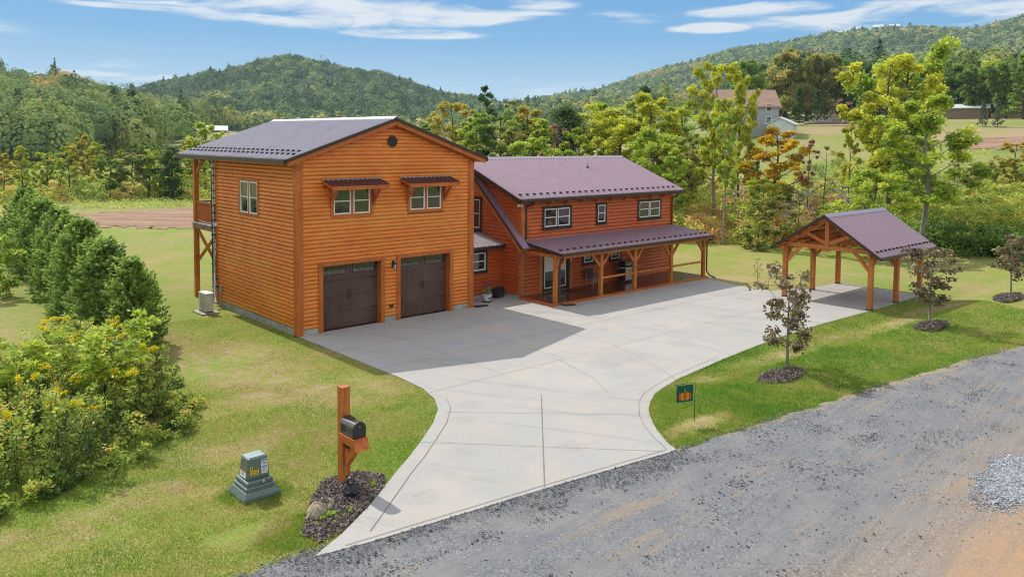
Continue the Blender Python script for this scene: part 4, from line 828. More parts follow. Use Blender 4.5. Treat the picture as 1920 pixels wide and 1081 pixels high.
mb = mk(); mb.prism([(-5.84, -13.835, 1.08), (-5.84, -14.38, 1.08), (-5.84, -14.34, .98), (-5.84, -13.95, .52), (-5.84, -13.835, .52)], (.10, 0, 0)); mb.beam((-5.79, -14.40, 1.06), (-5.79, -13.9, .50), .14, .06); mb.build('bracket', M['trimwood'], MBX)
def dome(mb, y0_, y1_, r_, zb, zs, cx, n=14):
    pts = [(cx - r_, zb), (cx + r_, zb)] + [(cx + r_ * math.cos(math.pi * k / n), zs + r_ * math.sin(math.pi * k / n)) for k in range(n + 1)]
    mb.prism([(a, y0_, b_) for a, b_ in pts], (0, y1_ - y0_, 0))
mb = mk(); dome(mb, -13.85, -14.42, .163, 1.287, 1.50, -5.80); bx_ = mb.build('box', M['mailbox'], MBX)
mb = mk(); dome(mb, -14.42, -14.45, .170, 1.287, 1.50, -5.80); md = mb.build('door', M['maildoor'], MBX)
mb = mk(); mb.ell((-5.80, -14.462, 1.56), (.016, .016, .016)); mb.build('knob', M['steel'], md)
mb = mk()
for z_ in (1.42, 1.50): mb.box(-5.966, -14.40, z_, -5.962, -13.88, z_ + .012)
mb.box(-5.968, -14.06, 1.36, -5.963, -13.90, 1.52); mb.build('seam', M['black'], MBX)
mb = mk(); mb.prism([(-5.90, -13.86, 1.655), (-5.70, -13.86, 1.655), (-5.74, -14.2, 1.67), (-5.86, -14.2, 1.67)], (0, 0, .008)); mb.build('top_label', M['black'], MBX)
Mx = Matrix.Translation((-.055, -.40, 1.0)) @ Matrix.Rotation(R(-90), 4, 'Z') @ Matrix.Rotation(R(90), 4, 'X')
text_mesh('1001', .17, M['ink'], MBX, 'house_number', Matrix.Translation((-.058, -.24, .96)) @ Matrix.Rotation(R(-90), 4, 'Z') @ Matrix.Rotation(R(90), 4, 'X'))

UB = thing('utility_box', 'grey green cable pedestal with yellow number stickers on the lawn left of the mailbox', 'utility box', (-7.63, -12.85, 0), R(0))
def frus(mb, s0, s1, z0, z1, ox=0, oy=0, mi=0, ry=1):
    mb.add([(-s0, -s0 * ry, z0), (s0, -s0 * ry, z0), (s0, s0 * ry, z0), (-s0, s0 * ry, z0), (-s1 + ox, -s1 * ry + oy, z1), (s1 + ox, -s1 * ry + oy, z1), (s1 + ox, s1 * ry + oy, z1), (-s1 + ox, s1 * ry + oy, z1)], [(0, 3, 2, 1), (4, 5, 6, 7), (0, 1, 5, 4), (1, 2, 6, 5), (2, 3, 7, 6), (3, 0, 4, 7)], mi)
mb = MB(); frus(mb, .44, .45, -.1, .06); frus(mb, .45, .37, .06, .19); frus(mb, .355, .335, .19, .25); frus(mb, .37, .33, .25, .29); frus(mb, .315, .305, .29, .36); frus(mb, .335, .30, .36, .40); mb.build('base', M['utilgreen'], UB, bevel=.02)
mb = MB(); frus(mb, .275, .235, .40, .90, ry=.86); hd = mb.build('hood', M['utilgreen'], UB, bevel=.045)
mb = MB(); mb.box(-.195, -.165, .895, .195, .165, .907); mb.build('lid', M['utillid'], hd, bevel=.01)
tl = math.atan2(.04 * .86, .5)
Fm = lambda u_, z_, dn=.006: Matrix.Translation((u_, -.2365 + (z_ - .40) * math.tan(tl) - dn, z_)) @ Matrix.Rotation(R(90) - tl, 4, 'X')
def plate(name, w_, h_, mat, Mt, par, t=.003):
    m_ = MB(); m_.box(-w_ / 2, -h_ / 2, 0, w_ / 2, h_ / 2, t); o = m_.build(name, mat, par); o.data.transform(Mt); return o
p_ = plate('yellow_sticker', .07, .085, M['sticker'], Fm(-.165, .665), UB); text_mesh('A', .085, M['ink'], p_, 'lettering', Fm(-.165, .665, .011), .001)
p_ = plate('yellow_sticker', .20, .105, M['sticker'], Fm(-.095, .565), UB); text_mesh('Z15', .10, M['ink'], p_, 'lettering', Fm(-.095, .565, .011), .001)
p_ = plate('notice', .15, .33, M['paper'], Fm(.14, .665), UB)
for k, (z_, w_, h_, m_) in enumerate([(.805, .14, .03, 'blue'), (.755, .10, .010, 'ink'), (.735, .08, .008, 'ink'), (.715, .10, .008, 'ink'), (.655, .12, .028, 'blue'), (.61, .11, .006, 'ink'), (.59, .11, .006, 'ink'), (.565, .09, .006, 'ink'), (.54, .11, .006, 'ink')]): plate('print_line', w_, h_, M[m_], Fm(.14, z_, .010), p_, .001)
tl2 = math.atan2(.04, .5); Sm = lambda u_, z_, dn=.006: Matrix.Translation((-.275 + (z_ - .40) * math.tan(tl2) - dn, -u_, z_)) @ Matrix.Rotation(R(-90), 4, 'Z') @ Matrix.Rotation(R(90) - tl2, 4, 'X')
p_ = plate('warning_label', .30, .19, M['paper'], Sm(0, .53), UB); plate('red_band', .30, .045, M['red'], Sm(0, .605, .010), p_, .001); plate('warning_mark', .04, .07, M['ink'], Sm(.0, .535, .010), p_, .001)
mb = MB(); mb.box(.03, -.345, .33, .10, -.30, .42); mb.tube([(.045, -.345, .40), (.045, -.37, .36), (.075, -.37, .33), (.085, -.345, .38)], .010); mb.build('hasp', M['steel'], UB)

# black bear ornament: one skinned-looking body from overlapping lathe forms
bx0, by0 = -6.10, -14.55
BR_ = thing('bear_figurine', 'small shiny black sitting bear ornament at the foot of the mailbox post', 'ornament', (bx0, by0, 0), R(-25))
mb = MB(); mb.lathe([(.06, 0), (.15, .03), (.175, .10), (.165, .19), (.13, .27), (.10, .32), (.085, .35)], (0, 0, 0), 18, sy=.9)
mb.ell((0, -.03, .42), (.105, .11, .10), 14, 10); mb.ell((0, -.13, .395), (.055, .075, .045), 10, 8)
for s in (-1, 1):
    mb.ell((s * .080, -.0, .515), (.036, .022, .036), 10, 6); mb.tube([(s * .10, .02, .30), (s * .16, -.06, .22), (s * .10, -.15, .17), (s * .03, -.17, .18)], [.045, .05, .042, .035], 10)
    mb.tube([(s * .10, .0, .06), (s * .14, -.12, .06), (s * .12, -.20, .05)], [.07, .06, .05], 10); mb.ell((s * .12, -.235, .075), (.045, .03, .06), 10, 8)
bo = mb.build('body', M['bearblack'], BR_, smooth=True)
rm = bo.modifiers.new('r', 'REMESH'); rm.mode = 'VOXEL'; rm.voxel_size = .012; rm.use_smooth_shade = True
mb = MB()
for s in (-1, 1): mb.ell((s * .035, -.118, .445), (.010, .008, .010), 8, 6)
mb.ell((0, -.178, .408), (.016, .012, .012), 8, 6); mb.build('face_marking', M['stonetan'], BR_, smooth=True)

# tan turtle-like carved stone
st = thing('carved_stone', 'tan ridged cast stone ornament at the lawn edge of the mulch bed', 'ornament', (-7.1, -14.85, 0), R(30))
mb = MB(); vs = []; fs = []; NA, NB = 48, 22
for j in range(NB + 1):
    t = j / NB * math.pi / 2
    for k in range(NA):
        a = 2 * math.pi * k / NA; rg = 1 + .09 * math.sin(a * 5 + 7 * t) + .05 * math.sin(a * 11 - 9 * t)
        vs.append((.27 * rg * math.cos(t) * math.cos(a), .21 * rg * math.cos(t) * math.sin(a), -.03 + .33 * math.sin(t) * (1 + .05 * math.sin(a * 5 + 7 * t))))
for j in range(NB):
    for k in range(NA): fs.append((j * NA + k, j * NA + (k + 1) % NA, (j + 1) * NA + (k + 1) % NA, (j + 1) * NA + k))
mb.add(vs, fs); mb.build('shell', M['stonetan'], st, smooth=True)
mb = MB(); mb.tube([(.2, -.12, .05), (.29, -.15, .10), (.34, -.16, .20), (.30, -.13, .27)], [.06, .055, .05, .03], 10); mb.ell((.24, .10, .05), (.08, .05, .05)); mb.ell((.05, -.23, .05), (.07, .07, .05)); mb.build('foot', M['stonetan'], st, smooth=True)

# garden flag
FL = thing('garden_flag', 'small green garden flag with an orange pumpkin print on a wire stand', 'flag', (4.08, -16.72, 0.0))
mb = MB(); mb.tube([(0, 0, 0), (0, 0, 1.16), (-.64, .26, 1.16)], .009, 6); mb.build('stand', M['black'], FL)
mb = MB(); u_ = V(-.93, .37, 0); a0 = u_ * .07 + V(0, 0, .63); nx_, nz_ = 10, 8; vs = []
for s in (0, .006):
    for j in range(nz_ + 1):
        for i in range(nx_ + 1): vs.append(a0 + u_ * (i / nx_ * .56) + V(0, 0, j / nz_ * .50) + V(.37, .93, 0) * (.012 * math.sin(i * .9) * (1 - j / nz_) + s))
n1_ = (nx_ + 1) * (nz_ + 1); fs = [(j * (nx_ + 1) + i, j * (nx_ + 1) + i + 1, (j + 1) * (nx_ + 1) + i + 1, (j + 1) * (nx_ + 1) + i) for j in range(nz_) for i in range(nx_)]
mb.add(vs, fs + [tuple(n1_ + k for k in f)[::-1] for f in fs]); cl = mb.build('cloth', M['flaggreen'], FL)
mb = MB(); nf_ = V(-.37, -.93, 0); cc = a0 + u_ * .28 + V(0, 0, .17) + nf_ * .018
for k in range(5):
    t = (k - 2) * .085; c_ = cc + u_ * t; h_ = .15 - abs(k - 2) * .018
    mb.prism([c_ + u_ * (.052 * math.cos(q_)) + V(0, 0, h_ * math.sin(q_)) for q_ in np.linspace(0, 2 * math.pi, 13)[:-1]], nf_ * (.003 + .001 * (2 - abs(k - 2))), k % 2)
mb.box(0, 0, 0, .001, .001, .001); mb.prism([cc + V(0, 0, .14) - u_ * .02, cc + V(0, 0, .14) + u_ * .02, cc + V(0, 0, .22) + u_ * .035, cc + V(0, 0, .22) + u_ * .01], nf_ * .004, 1)
mb.build('pumpkin_print', [M['pumpkin'], M['pumpkin2']], cl)
mb = MB()
for s0, s1, z0_, z1_ in ((-.02, .0, .61, 1.15), (.56, .58, .61, 1.15), (0, .56, 1.13, 1.15), (0, .56, .61, .63)):
    b0 = V(0, 0, z0_) + u_ * (.07 + s0) + nf_ * .006; mb.prism([b0, b0 + u_ * (s1 - s0), b0 + u_ * (s1 - s0) + V(0, 0, z1_ - z0_), b0 + V(0, 0, z1_ - z0_)], nf_ * .008)
mb.build_each('border', M['flagrim'], cl)

# flower pot
PT = thing('flower_pot', 'white glazed pot of pink flowers standing in the recess by the garage corner', 'flower pot', (10.55, .42, 0))
mb = MB(); mb.lathe([(.17, 0), (.20, .02), (.21, .04)], (0, 0, 0), 20); mb.build('saucer', M['black'], PT)
mb = MB(); mb.lathe([(.14, .04), (.20, .12), (.225, .28), (.225, .34), (.26, .35), (.26, .40), (.23, .40), (.22, .36), (.02, .35)], (0, 0, 0), 24); mb.build('pot', M['pot'], PT, smooth=True)
mb = MB()
for a in (-.35, .0): 
    for k in range(3): mb.box(.0 + a * .3 + k * .035, -.232, .18, .02 + a * .3 + k * .035, -.222, .28)
mb.build_each('painted_mark', M['blue'], PT)
# covered barrel smoker
BX = thing('barrel_smoker', 'low black barrel smoker on short legs in the corner beside the flower pot', 'smoker', (11.72, .98, 0), R(18))
mb = MB(); c = [(-.30, .26 * math.cos(t), .30 + .26 * math.sin(t)) for t in np.linspace(0, 2 * math.pi, 19)[:-1]]; mb.prism(c, (.62, 0, 0)); mb.build('barrel', M['bearblack'], BX, bevel=.01)
mb = MB()
for sx_ in (-.27, .27):
    for sy_ in (-.2, .2): mb.box(sx_ - .02, sy_ - .02, 0, sx_ + .02, sy_ + .02, .2)
mb.build_each('leg', M['black'], BX)
mb = MB(); mb.tube([(.34, -.10, .36), (.38, -.10, .36), (.38, .10, .36), (.34, .10, .36)], .014); mb.ell((.33, 0, .30), (.012, .05, .05)); mb.build('handle', M['steel'], BX)
mb = MB(); mb.prism([(9.3, -.02, 0.002), (9.95, -.22, 0.002), (9.95, -.40, 0.002), (9.3, -.30, 0.002)], (0, 0, .06)); sb = mb.build('splash_block', M['black'], None); tag(sb, 'flat black drain outlet lying at the right foot of the garage wing', 'drain outlet')

# porch armchair
CH = thing('patio_chair', 'grey metal patio armchair on the porch between the french doors and the grill', 'chair', (17.35, -.62, .122))
mb = MB(); mb.box(-.27, -.26, .40, .27, .24, .44)
for k in range(7): mb.box(-.27, -.25 + k * .07, .44, .27, -.21 + k * .07, .455)
mb.build('seat', M['greymetal'], CH)
mb = MB(); mb.prism([(-.28, .24, .46), (.28, .24, .46), (.28, .34, .98), (-.28, .34, .98)], (0, .03, 0)); mb.build('backrest', M['darktrim'], CH)
for sx_ in (-1, 1):
    mb = MB(); mb.tube([(sx_ * .30, .34, .95), (sx_ * .30, .26, .66), (sx_ * .30, -.28, .64)], .018, 6); mb.build('armrest', M['greymetal'], CH)
    for sy_ in (-.27, .28): mb = MB(); mb.tube([(sx_ * .30, sy_, 0), (sx_ * .30, sy_, .66)], .017, 6); mb.build('leg', M['greymetal'], CH)
# gas grill
GR = thing('gas_grill', 'gas grill with rounded black lid ends and steel doors on the porch', 'grill', (20.12, -.62, .122))
mb = MB(); mb.box(-.42, -.26, .10, .42, .26, .82); mb.build('cabinet', M['black'], GR, bevel=.01)
mb = MB(); mb.box(-.40, -.275, .14, -.01, -.262, .70); mb.box(.01, -.275, .14, .40, -.262, .70); mb.box(-.42, -.285, .73, .42, -.262, .86); gd = mb.build('door_panel', M['steel'], GR)
mb = MB()
for sx_ in (-.05, .05): mb.tube([(sx_, -.275, .35), (sx_, -.30, .38), (sx_, -.30, .55), (sx_, -.275, .58)], .010)
mb.build('handle', M['greymetal'], gd)
mb = MB()
pts = [(-.26, .88), (.26, .88)] + [(.26 * math.cos(t), 1.0 + .24 * math.sin(t)) for t in np.linspace(0, math.pi, 12)]
mb.prism([(-.43, a, b_) for a, b_ in pts], (.86, 0, 0)); ld = mb.build('lid', M['black'], GR)
mb = MB(); mb.prism([(-.34, a * 1.02, 1.0 + (b_ - 1.0) * 1.02) for a, b_ in pts if a < 0.02 and b_ > .95] + [(-.34, 0, 1.0)], (.68, 0, 0)); mb.tube([(-.3, -.29, 1.04), (.3, -.29, 1.04)], .016); mb.build('lid_face', M['steel'], ld)
mb = MB(); mb.box(-.82, -.24, .84, -.44, .22, .88); mb.box(.44, -.24, .84, .82, .22, .88); mb.build_each('side_shelf', M['steel'], GR)
mb = MB()
for sx_ in (-.36, .36):
    for sy_ in (-.2, .2): mb.lathe([(.03, 0), (.045, .02), (.045, .08), (.02, .10)], (sx_, sy_, 0), 8)
mb.build_each('castor', M['black'], GR)
# door mat
mb = MB(); mb.prism([(14.35, -.95, .124), (15.75, -.95, .124), (15.85, -.25, .124), (14.3, -.25, .124)], (0, 0, .015)); tag(mb.build('door_mat', M['black']), 'black mat lying before the french doors', 'mat')

# air conditioner
AC = thing('air_conditioner', 'beige outdoor air conditioner on a pale pad at the rear corner of the garage wing', 'air conditioner', (-1.12, 7.0, 0))
mb = MB(); mb.box(-.42, -.55, -.03, .42, .62, .035); mb.build('pad', M['found'], AC)
mb = MB(); mb.box(-.19, -.40, .09, .19, .45, .92); cas = mb.build('casing', M['acwhite'], AC, bevel=.012)
mb = MB(); mb.box(-.20, -.41, .915, .20, .46, .94); mb.build('top_panel', M['white'], AC)
mb = MB()
for sy_ in (-.33, .33): mb.box(-.20, sy_, .035, .20, sy_ + .06, .09)
mb.build('foot', M['black'], AC)
mb = MB(); mb.box(-.196, -.36, .14, -.1925, .24, .86); gb = mb.build('grille_recess', M['greymetal'], cas)
mb = MB()
for k in range(11): mb.box(-.21, -.37, .14 + k * .068, -.197, .25, .168 + k * .068)
mb.build('grille', M['acwhite'], cas)

# ------------------------------------------------------------------ vegetation
def unit(v): return v / (np.linalg.norm(v, axis=-1, keepdims=True) + 1e-9)
def quads(C, size, aspect=1.7, up=.5, rg=rng, nrm=None, diamond=True, nk=.8):
    C = np.asarray(C, float); n = len(C)
    N = rg.normal(size=(n, 3)) * nk + np.array([0, 0, up]); N = N + (nrm if nrm is not None else 0); N = unit(N)
    A = unit(np.cross(N, rg.normal(size=(n, 3)))); B = np.cross(N, A)
    s = (size * rg.uniform(.6, 1.35, n))[:, None]; a = A * s * .5 * math.sqrt(aspect); b = B * s * .5 / math.sqrt(aspect)
    if diamond: q_ = np.stack([C - a, C - b * 1.1 + a * .1, C + a, C + b * 1.1 + a * .1], 1)
    else: q_ = np.stack([C - a - b, C + a - b, C + a + b, C - a + b], 1)
    return q_.reshape(-1, 3)
def clumps(cc, rad, n, rg=rng, flat=.6, shell=.5):
    """n leaves round each clump centre; returns points and clump index"""
    cc = np.asarray(cc, float); m_ = len(cc); idx_ = np.repeat(np.arange(m_), n); d = unit(rg.normal(size=(m_ * n, 3)))
    r_ = rg.uniform(0, 1, (m_ * n, 1)) ** shell; rad = np.broadcast_to(rad, (m_,))[idx_][:, None]
    return cc[idx_] + d * r_ * rad * np.array([1, 1, flat]), idx_
TPL = {}
def template(key, seed, H_=10, hb=.3, cr=.2, limbs=16, sub=3, nleaf=8000, ls=.24, flat=.5, shape='oval', drop=.15, r0=.16, lean=0, crad=.19, up=1.1, droop=0, twig=True, aspect=1.6, sides=7):
    rg = np.random.default_rng(seed); tb = MB(); top = H_ * .93
    ph = rg.uniform(0, 6.28, 4); tp = lambda z: V(lean * z + .05 * cr * H_ * math.sin(z * .9 + ph[0]), .05 * cr * H_ * math.sin(z * .7 + ph[1]), z)
    zs = np.linspace(-.2, top, 12); tb.tube([tp(z) for z in zs], [r0 * (1 - .85 * max(z, 0) / H_) * (1.25 if z <= 0 else 1) for z in zs], sides)
    cc = []; cw = []
    for i in range(limbs):
        t = (i + .5) / limbs; z = H_ * (hb + (.95 - hb) * t)
        if shape == 'oval': L_ = cr * H_ * math.sqrt(max(.05, 1 - (2 * t - .85) ** 2 / 1.35))
        elif shape == 'cone': L_ = cr * H_ * (1 - t) ** .8 + .2
        elif shape == 'vase': L_ = cr * H_ * (.45 + .75 * t) * (1 if t < .85 else .8)
        else: L_ = cr * H_
        L_ *= rg.uniform(.7, 1.15); a = i * 2.4 + rg.uniform(-.5, .5); rise = (.15 if shape == 'cone' else rg.uniform(.25, .8)) - droop
        p0 = tp(min(z, top * .98)); z0_ = max(hb * H_ * .6, z - L_ * .5) if shape != 'cone' else z; p0 = tp(min(z0_, top * .97)); d = V(math.cos(a), math.sin(a), rise); d = d / np.linalg.norm(d)
        pts = [p0 + d * L_ * k / 4 + V(0, 0, (.12 if shape != 'cone' else -.06) * L_ * (k / 4) ** 2) + rg.normal(size=3) * .03 * L_ * k / 4 for k in range(5)]
        rr = max(.018, r0 * .42 * (1 - .6 * t)); tb.tube(pts, [rr * (1 - .8 * k / 4) for k in range(5)], 5)
        if rg.random() > drop * .4: cc.append(pts[4]); cw.append(1.)
        for k in range(sub):
            u_ = rg.uniform(.35, .95); b0 = pts[0] + (pts[4] - pts[0]) * u_; d2 = unit(d + rg.normal(size=3) * .75); e_ = b0 + d2 * L_ * rg.uniform(.25, .55)
            if twig: tb.tube([b0, (b0 + e_) / 2 + V(0, 0, .03 * L_), e_], [rr * .4, rr * .28, rr * .12], 4)
            if rg.random() > drop: cc.append(e_); cw.append(rg.uniform(.6, 1.1))
    cc.append(tp(top)); cw.append(.6); cc = np.array(cc); cw = np.array(cw); cr_ = crad * cr * H_ * 1.25
    n = max(4, nleaf // len(cc)); C, ix = clumps(cc, cr_ * cw, n, rg, flat, .55)
    # leaves ride in small sprays inside a clump so that gaps stay open
    C = C + np.repeat(rg.normal(size=(len(C) // 4 + 1, 3)) * cr_ * .10, 4, 0)[:len(C)]
    if nleaf: C[:, 2] = np.maximum(C[:, 2], .1)
    tone = np.clip(.5 + .16 * rg.normal(size=len(cc))[ix] + .15 * rg.normal(size=len(C)), 0, 1)
    lv = quads(C, ls, aspect, up, rg)
    t_ = tb.build('trunk', M['bark'], None, smooth=True); c_ = npmesh('crown', lv, 4, M['leaf_green'], None, tone)
    TPL[key] = (t_.data, c_.data, H_); bpy.data.objects.remove(t_); bpy.data.objects.remove(c_)
template('open1', 11, hb=.38, cr=.24, limbs=18, sub=5, nleaf=15000, ls=0.155, flat=.6, drop=.2, crad=0.17)
template('open2', 12, hb=.30, cr=.22, limbs=18, sub=5, nleaf=15000, ls=0.155, flat=.62, drop=.25, shape='vase', crad=0.17)
template('slim1', 13, hb=.30, cr=.15, limbs=18, nleaf=11000, ls=0.15, flat=.6, drop=0.25, r0=.12, sub=5, crad=0.2)
template('slim2', 14, hb=.22, cr=.17, limbs=18, nleaf=11000, ls=0.15, flat=.6, drop=0.25, r0=.12, lean=.03, sub=5, crad=0.2)
template('slim3', 15, hb=.40, cr=.16, limbs=14, nleaf=8000, ls=0.15, flat=.55, drop=.3, r0=.12, lean=-.04, sub=5, crad=0.2)
template('round1', 16, hb=.12, cr=.30, limbs=22, nleaf=18000, ls=0.165, flat=.6, drop=0.2, r0=.2, sub=5, crad=0.165)
template('round2', 17, hb=.16, cr=.27, limbs=20, nleaf=18000, ls=0.165, flat=.55, drop=0.2, r0=.2, shape='vase', sub=5, crad=0.165)
template('bush1', 18, H_=4, hb=.02, cr=.42, limbs=14, nleaf=6500, ls=0.14, flat=.6, drop=.1, r0=.05, crad=0.2, sub=5)
template('bush2', 19, H_=4, hb=.02, cr=.36, limbs=12, nleaf=6500, ls=0.14, flat=.55, drop=.25, r0=.05, crad=0.2, sub=5)
template('ivy', 20, hb=.03, cr=.12, limbs=20, nleaf=13000, ls=0.14, flat=.8, drop=0, crad=.55, r0=.2)
template('spire', 21, hb=.30, cr=.10, limbs=16, nleaf=4500, ls=0.14, flat=.6, drop=.35, r0=.10, crad=.3)
template('conifer', 22, hb=.06, cr=.20, limbs=46, sub=3, nleaf=16000, ls=0.17, flat=.35, drop=.05, shape='cone', crad=0.2, r0=.18, twig=False)
template('bare', 23, hb=.25, cr=.20, limbs=16, sub=5, nleaf=2200, ls=0.12, flat=.5, drop=.5, r0=.12)
template('sparse', 24, hb=.55, cr=.12, limbs=10, sub=3, nleaf=2600, ls=0.14, flat=.5, drop=.35, r0=.11)
template('big1', 25, hb=.10, cr=.30, limbs=30, sub=5, nleaf=22000, ls=0.22, flat=.7, drop=.04, r0=.25, crad=0.21)
template('big2', 26, hb=.14, cr=.26, limbs=28, sub=5, nleaf=22000, ls=0.22, flat=.7, drop=.06, r0=.25, shape='vase', crad=0.21)
def plant(key, name, label, cat, x_, y_, h_, wid=1.0, leaf='green', bark='bark', rz=None, group=None, z=None):
    td, cdm, H0 = TPL[key]; z = Hs(x_, y_) if z is None else z
    o = thing(name, label, cat, (x_, y_, z - .03), rng.uniform(0, 6.28) if rz is None else rz, group); s = h_ / H0; o.scale = (s * wid, s * wid, s)
    for nm, dt, mt in (('trunk', td, M[bark]), ('crown', cdm, M['leaf_' + leaf])):
        c = bpy.data.objects.new(nm, dt); COL.objects.link(c); c.parent = o; c.material_slots[0].link = 'OBJECT'; c.material_slots[0].material = mt
    return o
def pxtree(px, ytop, D, wid, key, leaf, label, name='tree', cat='tree', bark='bark', group=None):
    x_, y_ = pd(px, D); z = Hs(x_, y_); h_ = zd(px, ytop, D) - z; wid = wid * .88
    return plant(key, name, label, cat, x_, y_, max(1.0, h_), wid, leaf, bark, None, group)

# dogwoods along the verge
template('dog1', 31, H_=3.5, hb=.22, cr=.30, limbs=15, sub=4, nleaf=1500, ls=.125, flat=.55, drop=.18, r0=.055, crad=.24, up=0.4, shape='vase', aspect=1.9)
template('dog2', 32, H_=3.5, hb=.26, cr=.32, limbs=15, sub=4, nleaf=1700, ls=.125, flat=.5, drop=.15, r0=.055, crad=.24, up=0.4, aspect=1.9, shape='vase')
template('dog3', 33, H_=3.3, hb=.30, cr=.26, limbs=13, sub=4, nleaf=1500, ls=.125, flat=.5, drop=.1, r0=.05, crad=.28, up=0.4, aspect=1.9)
plant('dog1', 'dogwood_tree', 'small dogwood with sparse brown leaves on mulch, nearest the garden flag', 'tree', 10.9, -15.88, 3.55, 1.0, 'brownred', 'barkpale', .4)
plant('dog2', 'dogwood_tree', 'brown leaved dogwood with pale forked stems beside the far corner post of the pavilion', 'tree', 22.49, -16.33, 3.5, 1.05, 'brownred', 'barkpale', 2.2)
plant('dog3', 'dogwood_tree', 'thin stemmed brown dogwood standing past the pavilion close to the picture edge', 'tree', 33.0, -16.43, 3.3, 1.0, 'brownred', 'barkpale', 4.1)
plant('bare', 'sapling', 'nearly leafless thin sapling on the lawn between the house and the pavilion', 'tree', 26.4, -5.24, 1.55, .8, 'green')

# row of arborvitae on the left
def arbor(key, seed, H_=4.0, R0=1.15, ns=620, per=30):
    rg = np.random.default_rng(seed); tb = MB(); tb.tube([(0, 0, -.1), (0, 0, H_ * .9)], [.07, .02], 6); C = []; tn = []
    lob = rg.uniform(0, 6.28, 5)
    for k in range(ns):
        z = H_ * rg.uniform(.02, .98) ** 1.05; a = rg.uniform(0, 6.28); env = R0 * (1 - (z / H_) ** 2.3) ** .9 * (1 + .16 * math.sin(3 * a + lob[0] + z) + .12 * math.sin(5 * a + lob[1] - 2 * z)) + .08
        r_ = env * rg.uniform(.35, 1.0) ** .5; L_ = rg.uniform(.28, .60); el_ = rg.uniform(.35, 1.15); d = V(math.cos(a) * math.cos(el_), math.sin(a) * math.cos(el_), math.sin(el_)); p0 = V(math.cos(a) * r_, math.sin(a) * r_, z) - d * L_ * .5
        u_ = rg.uniform(0, 1, per); sd = unit(np.cross(d, rg.normal(size=3))); w_ = (1 - u_) * .16 * rg.uniform(-1, 1, per)
        C.append(p0 + d * (u_[:, None] * L_) + sd * w_[:, None] + rg.normal(0, .018, (per, 3))); tn.append(np.clip(rg.uniform(.2, .75) + .25 * (u_ - .4) + rg.normal(0, .07, per), 0, 1))
    C = np.vstack(C); tn = np.concatenate(tn); t_ = tb.build('trunk', M['bark']); c_ = npmesh('crown', quads(C, .085, 2.2, .9, rg), 4, M['leaf_hedge'], None, tn); TPL[key] = (t_.data, c_.data, H_); bpy.data.objects.remove(t_); bpy.data.objects.remove(c_)
arbor('arb1', 41); arbor('arb2', 42, R0=1.25); arbor('arb3', 43, R0=1.05, ns=560)
HR = [(236, 652, 3.5, 'dark green arborvitae at the near end of the hedge row, right beside the goldenrod thicket'), (214, 628, 4.0, 'second arborvitae from the near end of the hedge row'), (188, 606, 3.8, 'third arborvitae from the near end of the hedge row'),
        (168, 586, 4.4, 'fourth arborvitae from the near end of the hedge row'), (146, 566, 4.1, 'fifth arborvitae from the near end of the hedge row'), (124, 548, 4.5, 'sixth arborvitae from the near end, in the middle of the hedge row'), (106, 530, 4.2, 'seventh arborvitae from the near end of the hedge row'), (90, 515, 4.5, 'third arborvitae from the far end of the hedge row'), (72, 497, 4.4, 'second arborvitae from the far end of the hedge row'), (58, 482, 4.7, 'arborvitae at the far end of the hedge row, by the dirt track')]
for i, (px, by, h_, lb) in enumerate(HR[:-1]):        # lower plants filling the gaps of the row
    q1_ = HR[i + 1]; p_ = at((px + q1_[0]) / 2, (by + q1_[1]) / 2, 0); plant(('arb3', 'arb1', 'arb2')[i % 3], 'arborvitae', 'lower arborvitae filling a gap between taller ones of the hedge row', 'hedge tree', p_[0] + .2 * math.sin(i * 3.1), p_[1], (h_ + q1_[2]) * .46 * (1 + .07 * math.sin(i * 5)), 1.15, 'hedge', 'bark', i * 2.2, 'lower arborvitae in the gaps of the row')
for i, (px, by, h_, lb) in enumerate(HR):
    p_ = at(px, by, 0); plant(('arb1', 'arb2', 'arb3')[i % 3], 'arborvitae', lb, 'hedge tree', p_[0] + .25 * (-1) ** i, p_[1], h_, 1.12 + .14 * math.sin(i * 2.1), 'hedge', 'bark', i * 1.3, 'arborvitae planted in a row')
for px, by, h_, wd_, lf, lb in [(-12, 556, 3.2, .9, 'lime', 'leafy bright green shrub cut by the left picture edge beyond the hedge'), (8, 478, 2.4, .9, 'green', 'small round green shrub at the left picture edge near the dirt track')]:
    p_ = at(px, by, 0); plant('bush1', 'shrub', lb, 'shrub', p_[0], p_[1], h_, wd_, lf)

# bramble and goldenrod thicket, lower left
def inpoly(P_, x_, y_):
    P_ = np.array(P_); x_ = np.asarray(x_); y_ = np.asarray(y_); r_ = np.zeros(x_.shape, bool); j = len(P_) - 1
    for i in range(len(P_)):
        c = ((P_[i, 1] > y_) != (P_[j, 1] > y_)) & (x_ < (P_[j, 0] - P_[i, 0]) * (y_ - P_[i, 1]) / (P_[j, 1] - P_[i, 1] + 1e-12) + P_[i, 0]); r_ ^= c; j = i
    return r_
THK = [(-17, -9.6), (-13.2, -9.9), (-11.2, -9.4), (-9.9, -8.9), (-8.6, -7.9), (-7.5, -6.2), (-6.9, -4.0), (-6.6, -1.5), (-7.0, .8), (-8.6, 1.2), (-10.5, -.5), (-12.6, -2.5), (-15, -3), (-18, -3)]
def sample_poly(P_, n, rg=rng):
    P_a = np.array(P_); lo = P_a.min(0); hi = P_a.max(0); out = np.zeros((0, 2))
    while len(out) < n:
        q_ = rg.uniform(lo, hi, (n * 2, 2)); out = np.vstack([out, q_[inpoly(P_, q_[:, 0], q_[:, 1])]])
    return out[:n]
pts = sample_poly(THK, 520); hh = .75 + .95 * vnoise(pts[:, 0], pts[:, 1], 1.3, 11) + .55 * rng.random(len(pts)) ** 2
cen = []; tn = []; stems = MB()
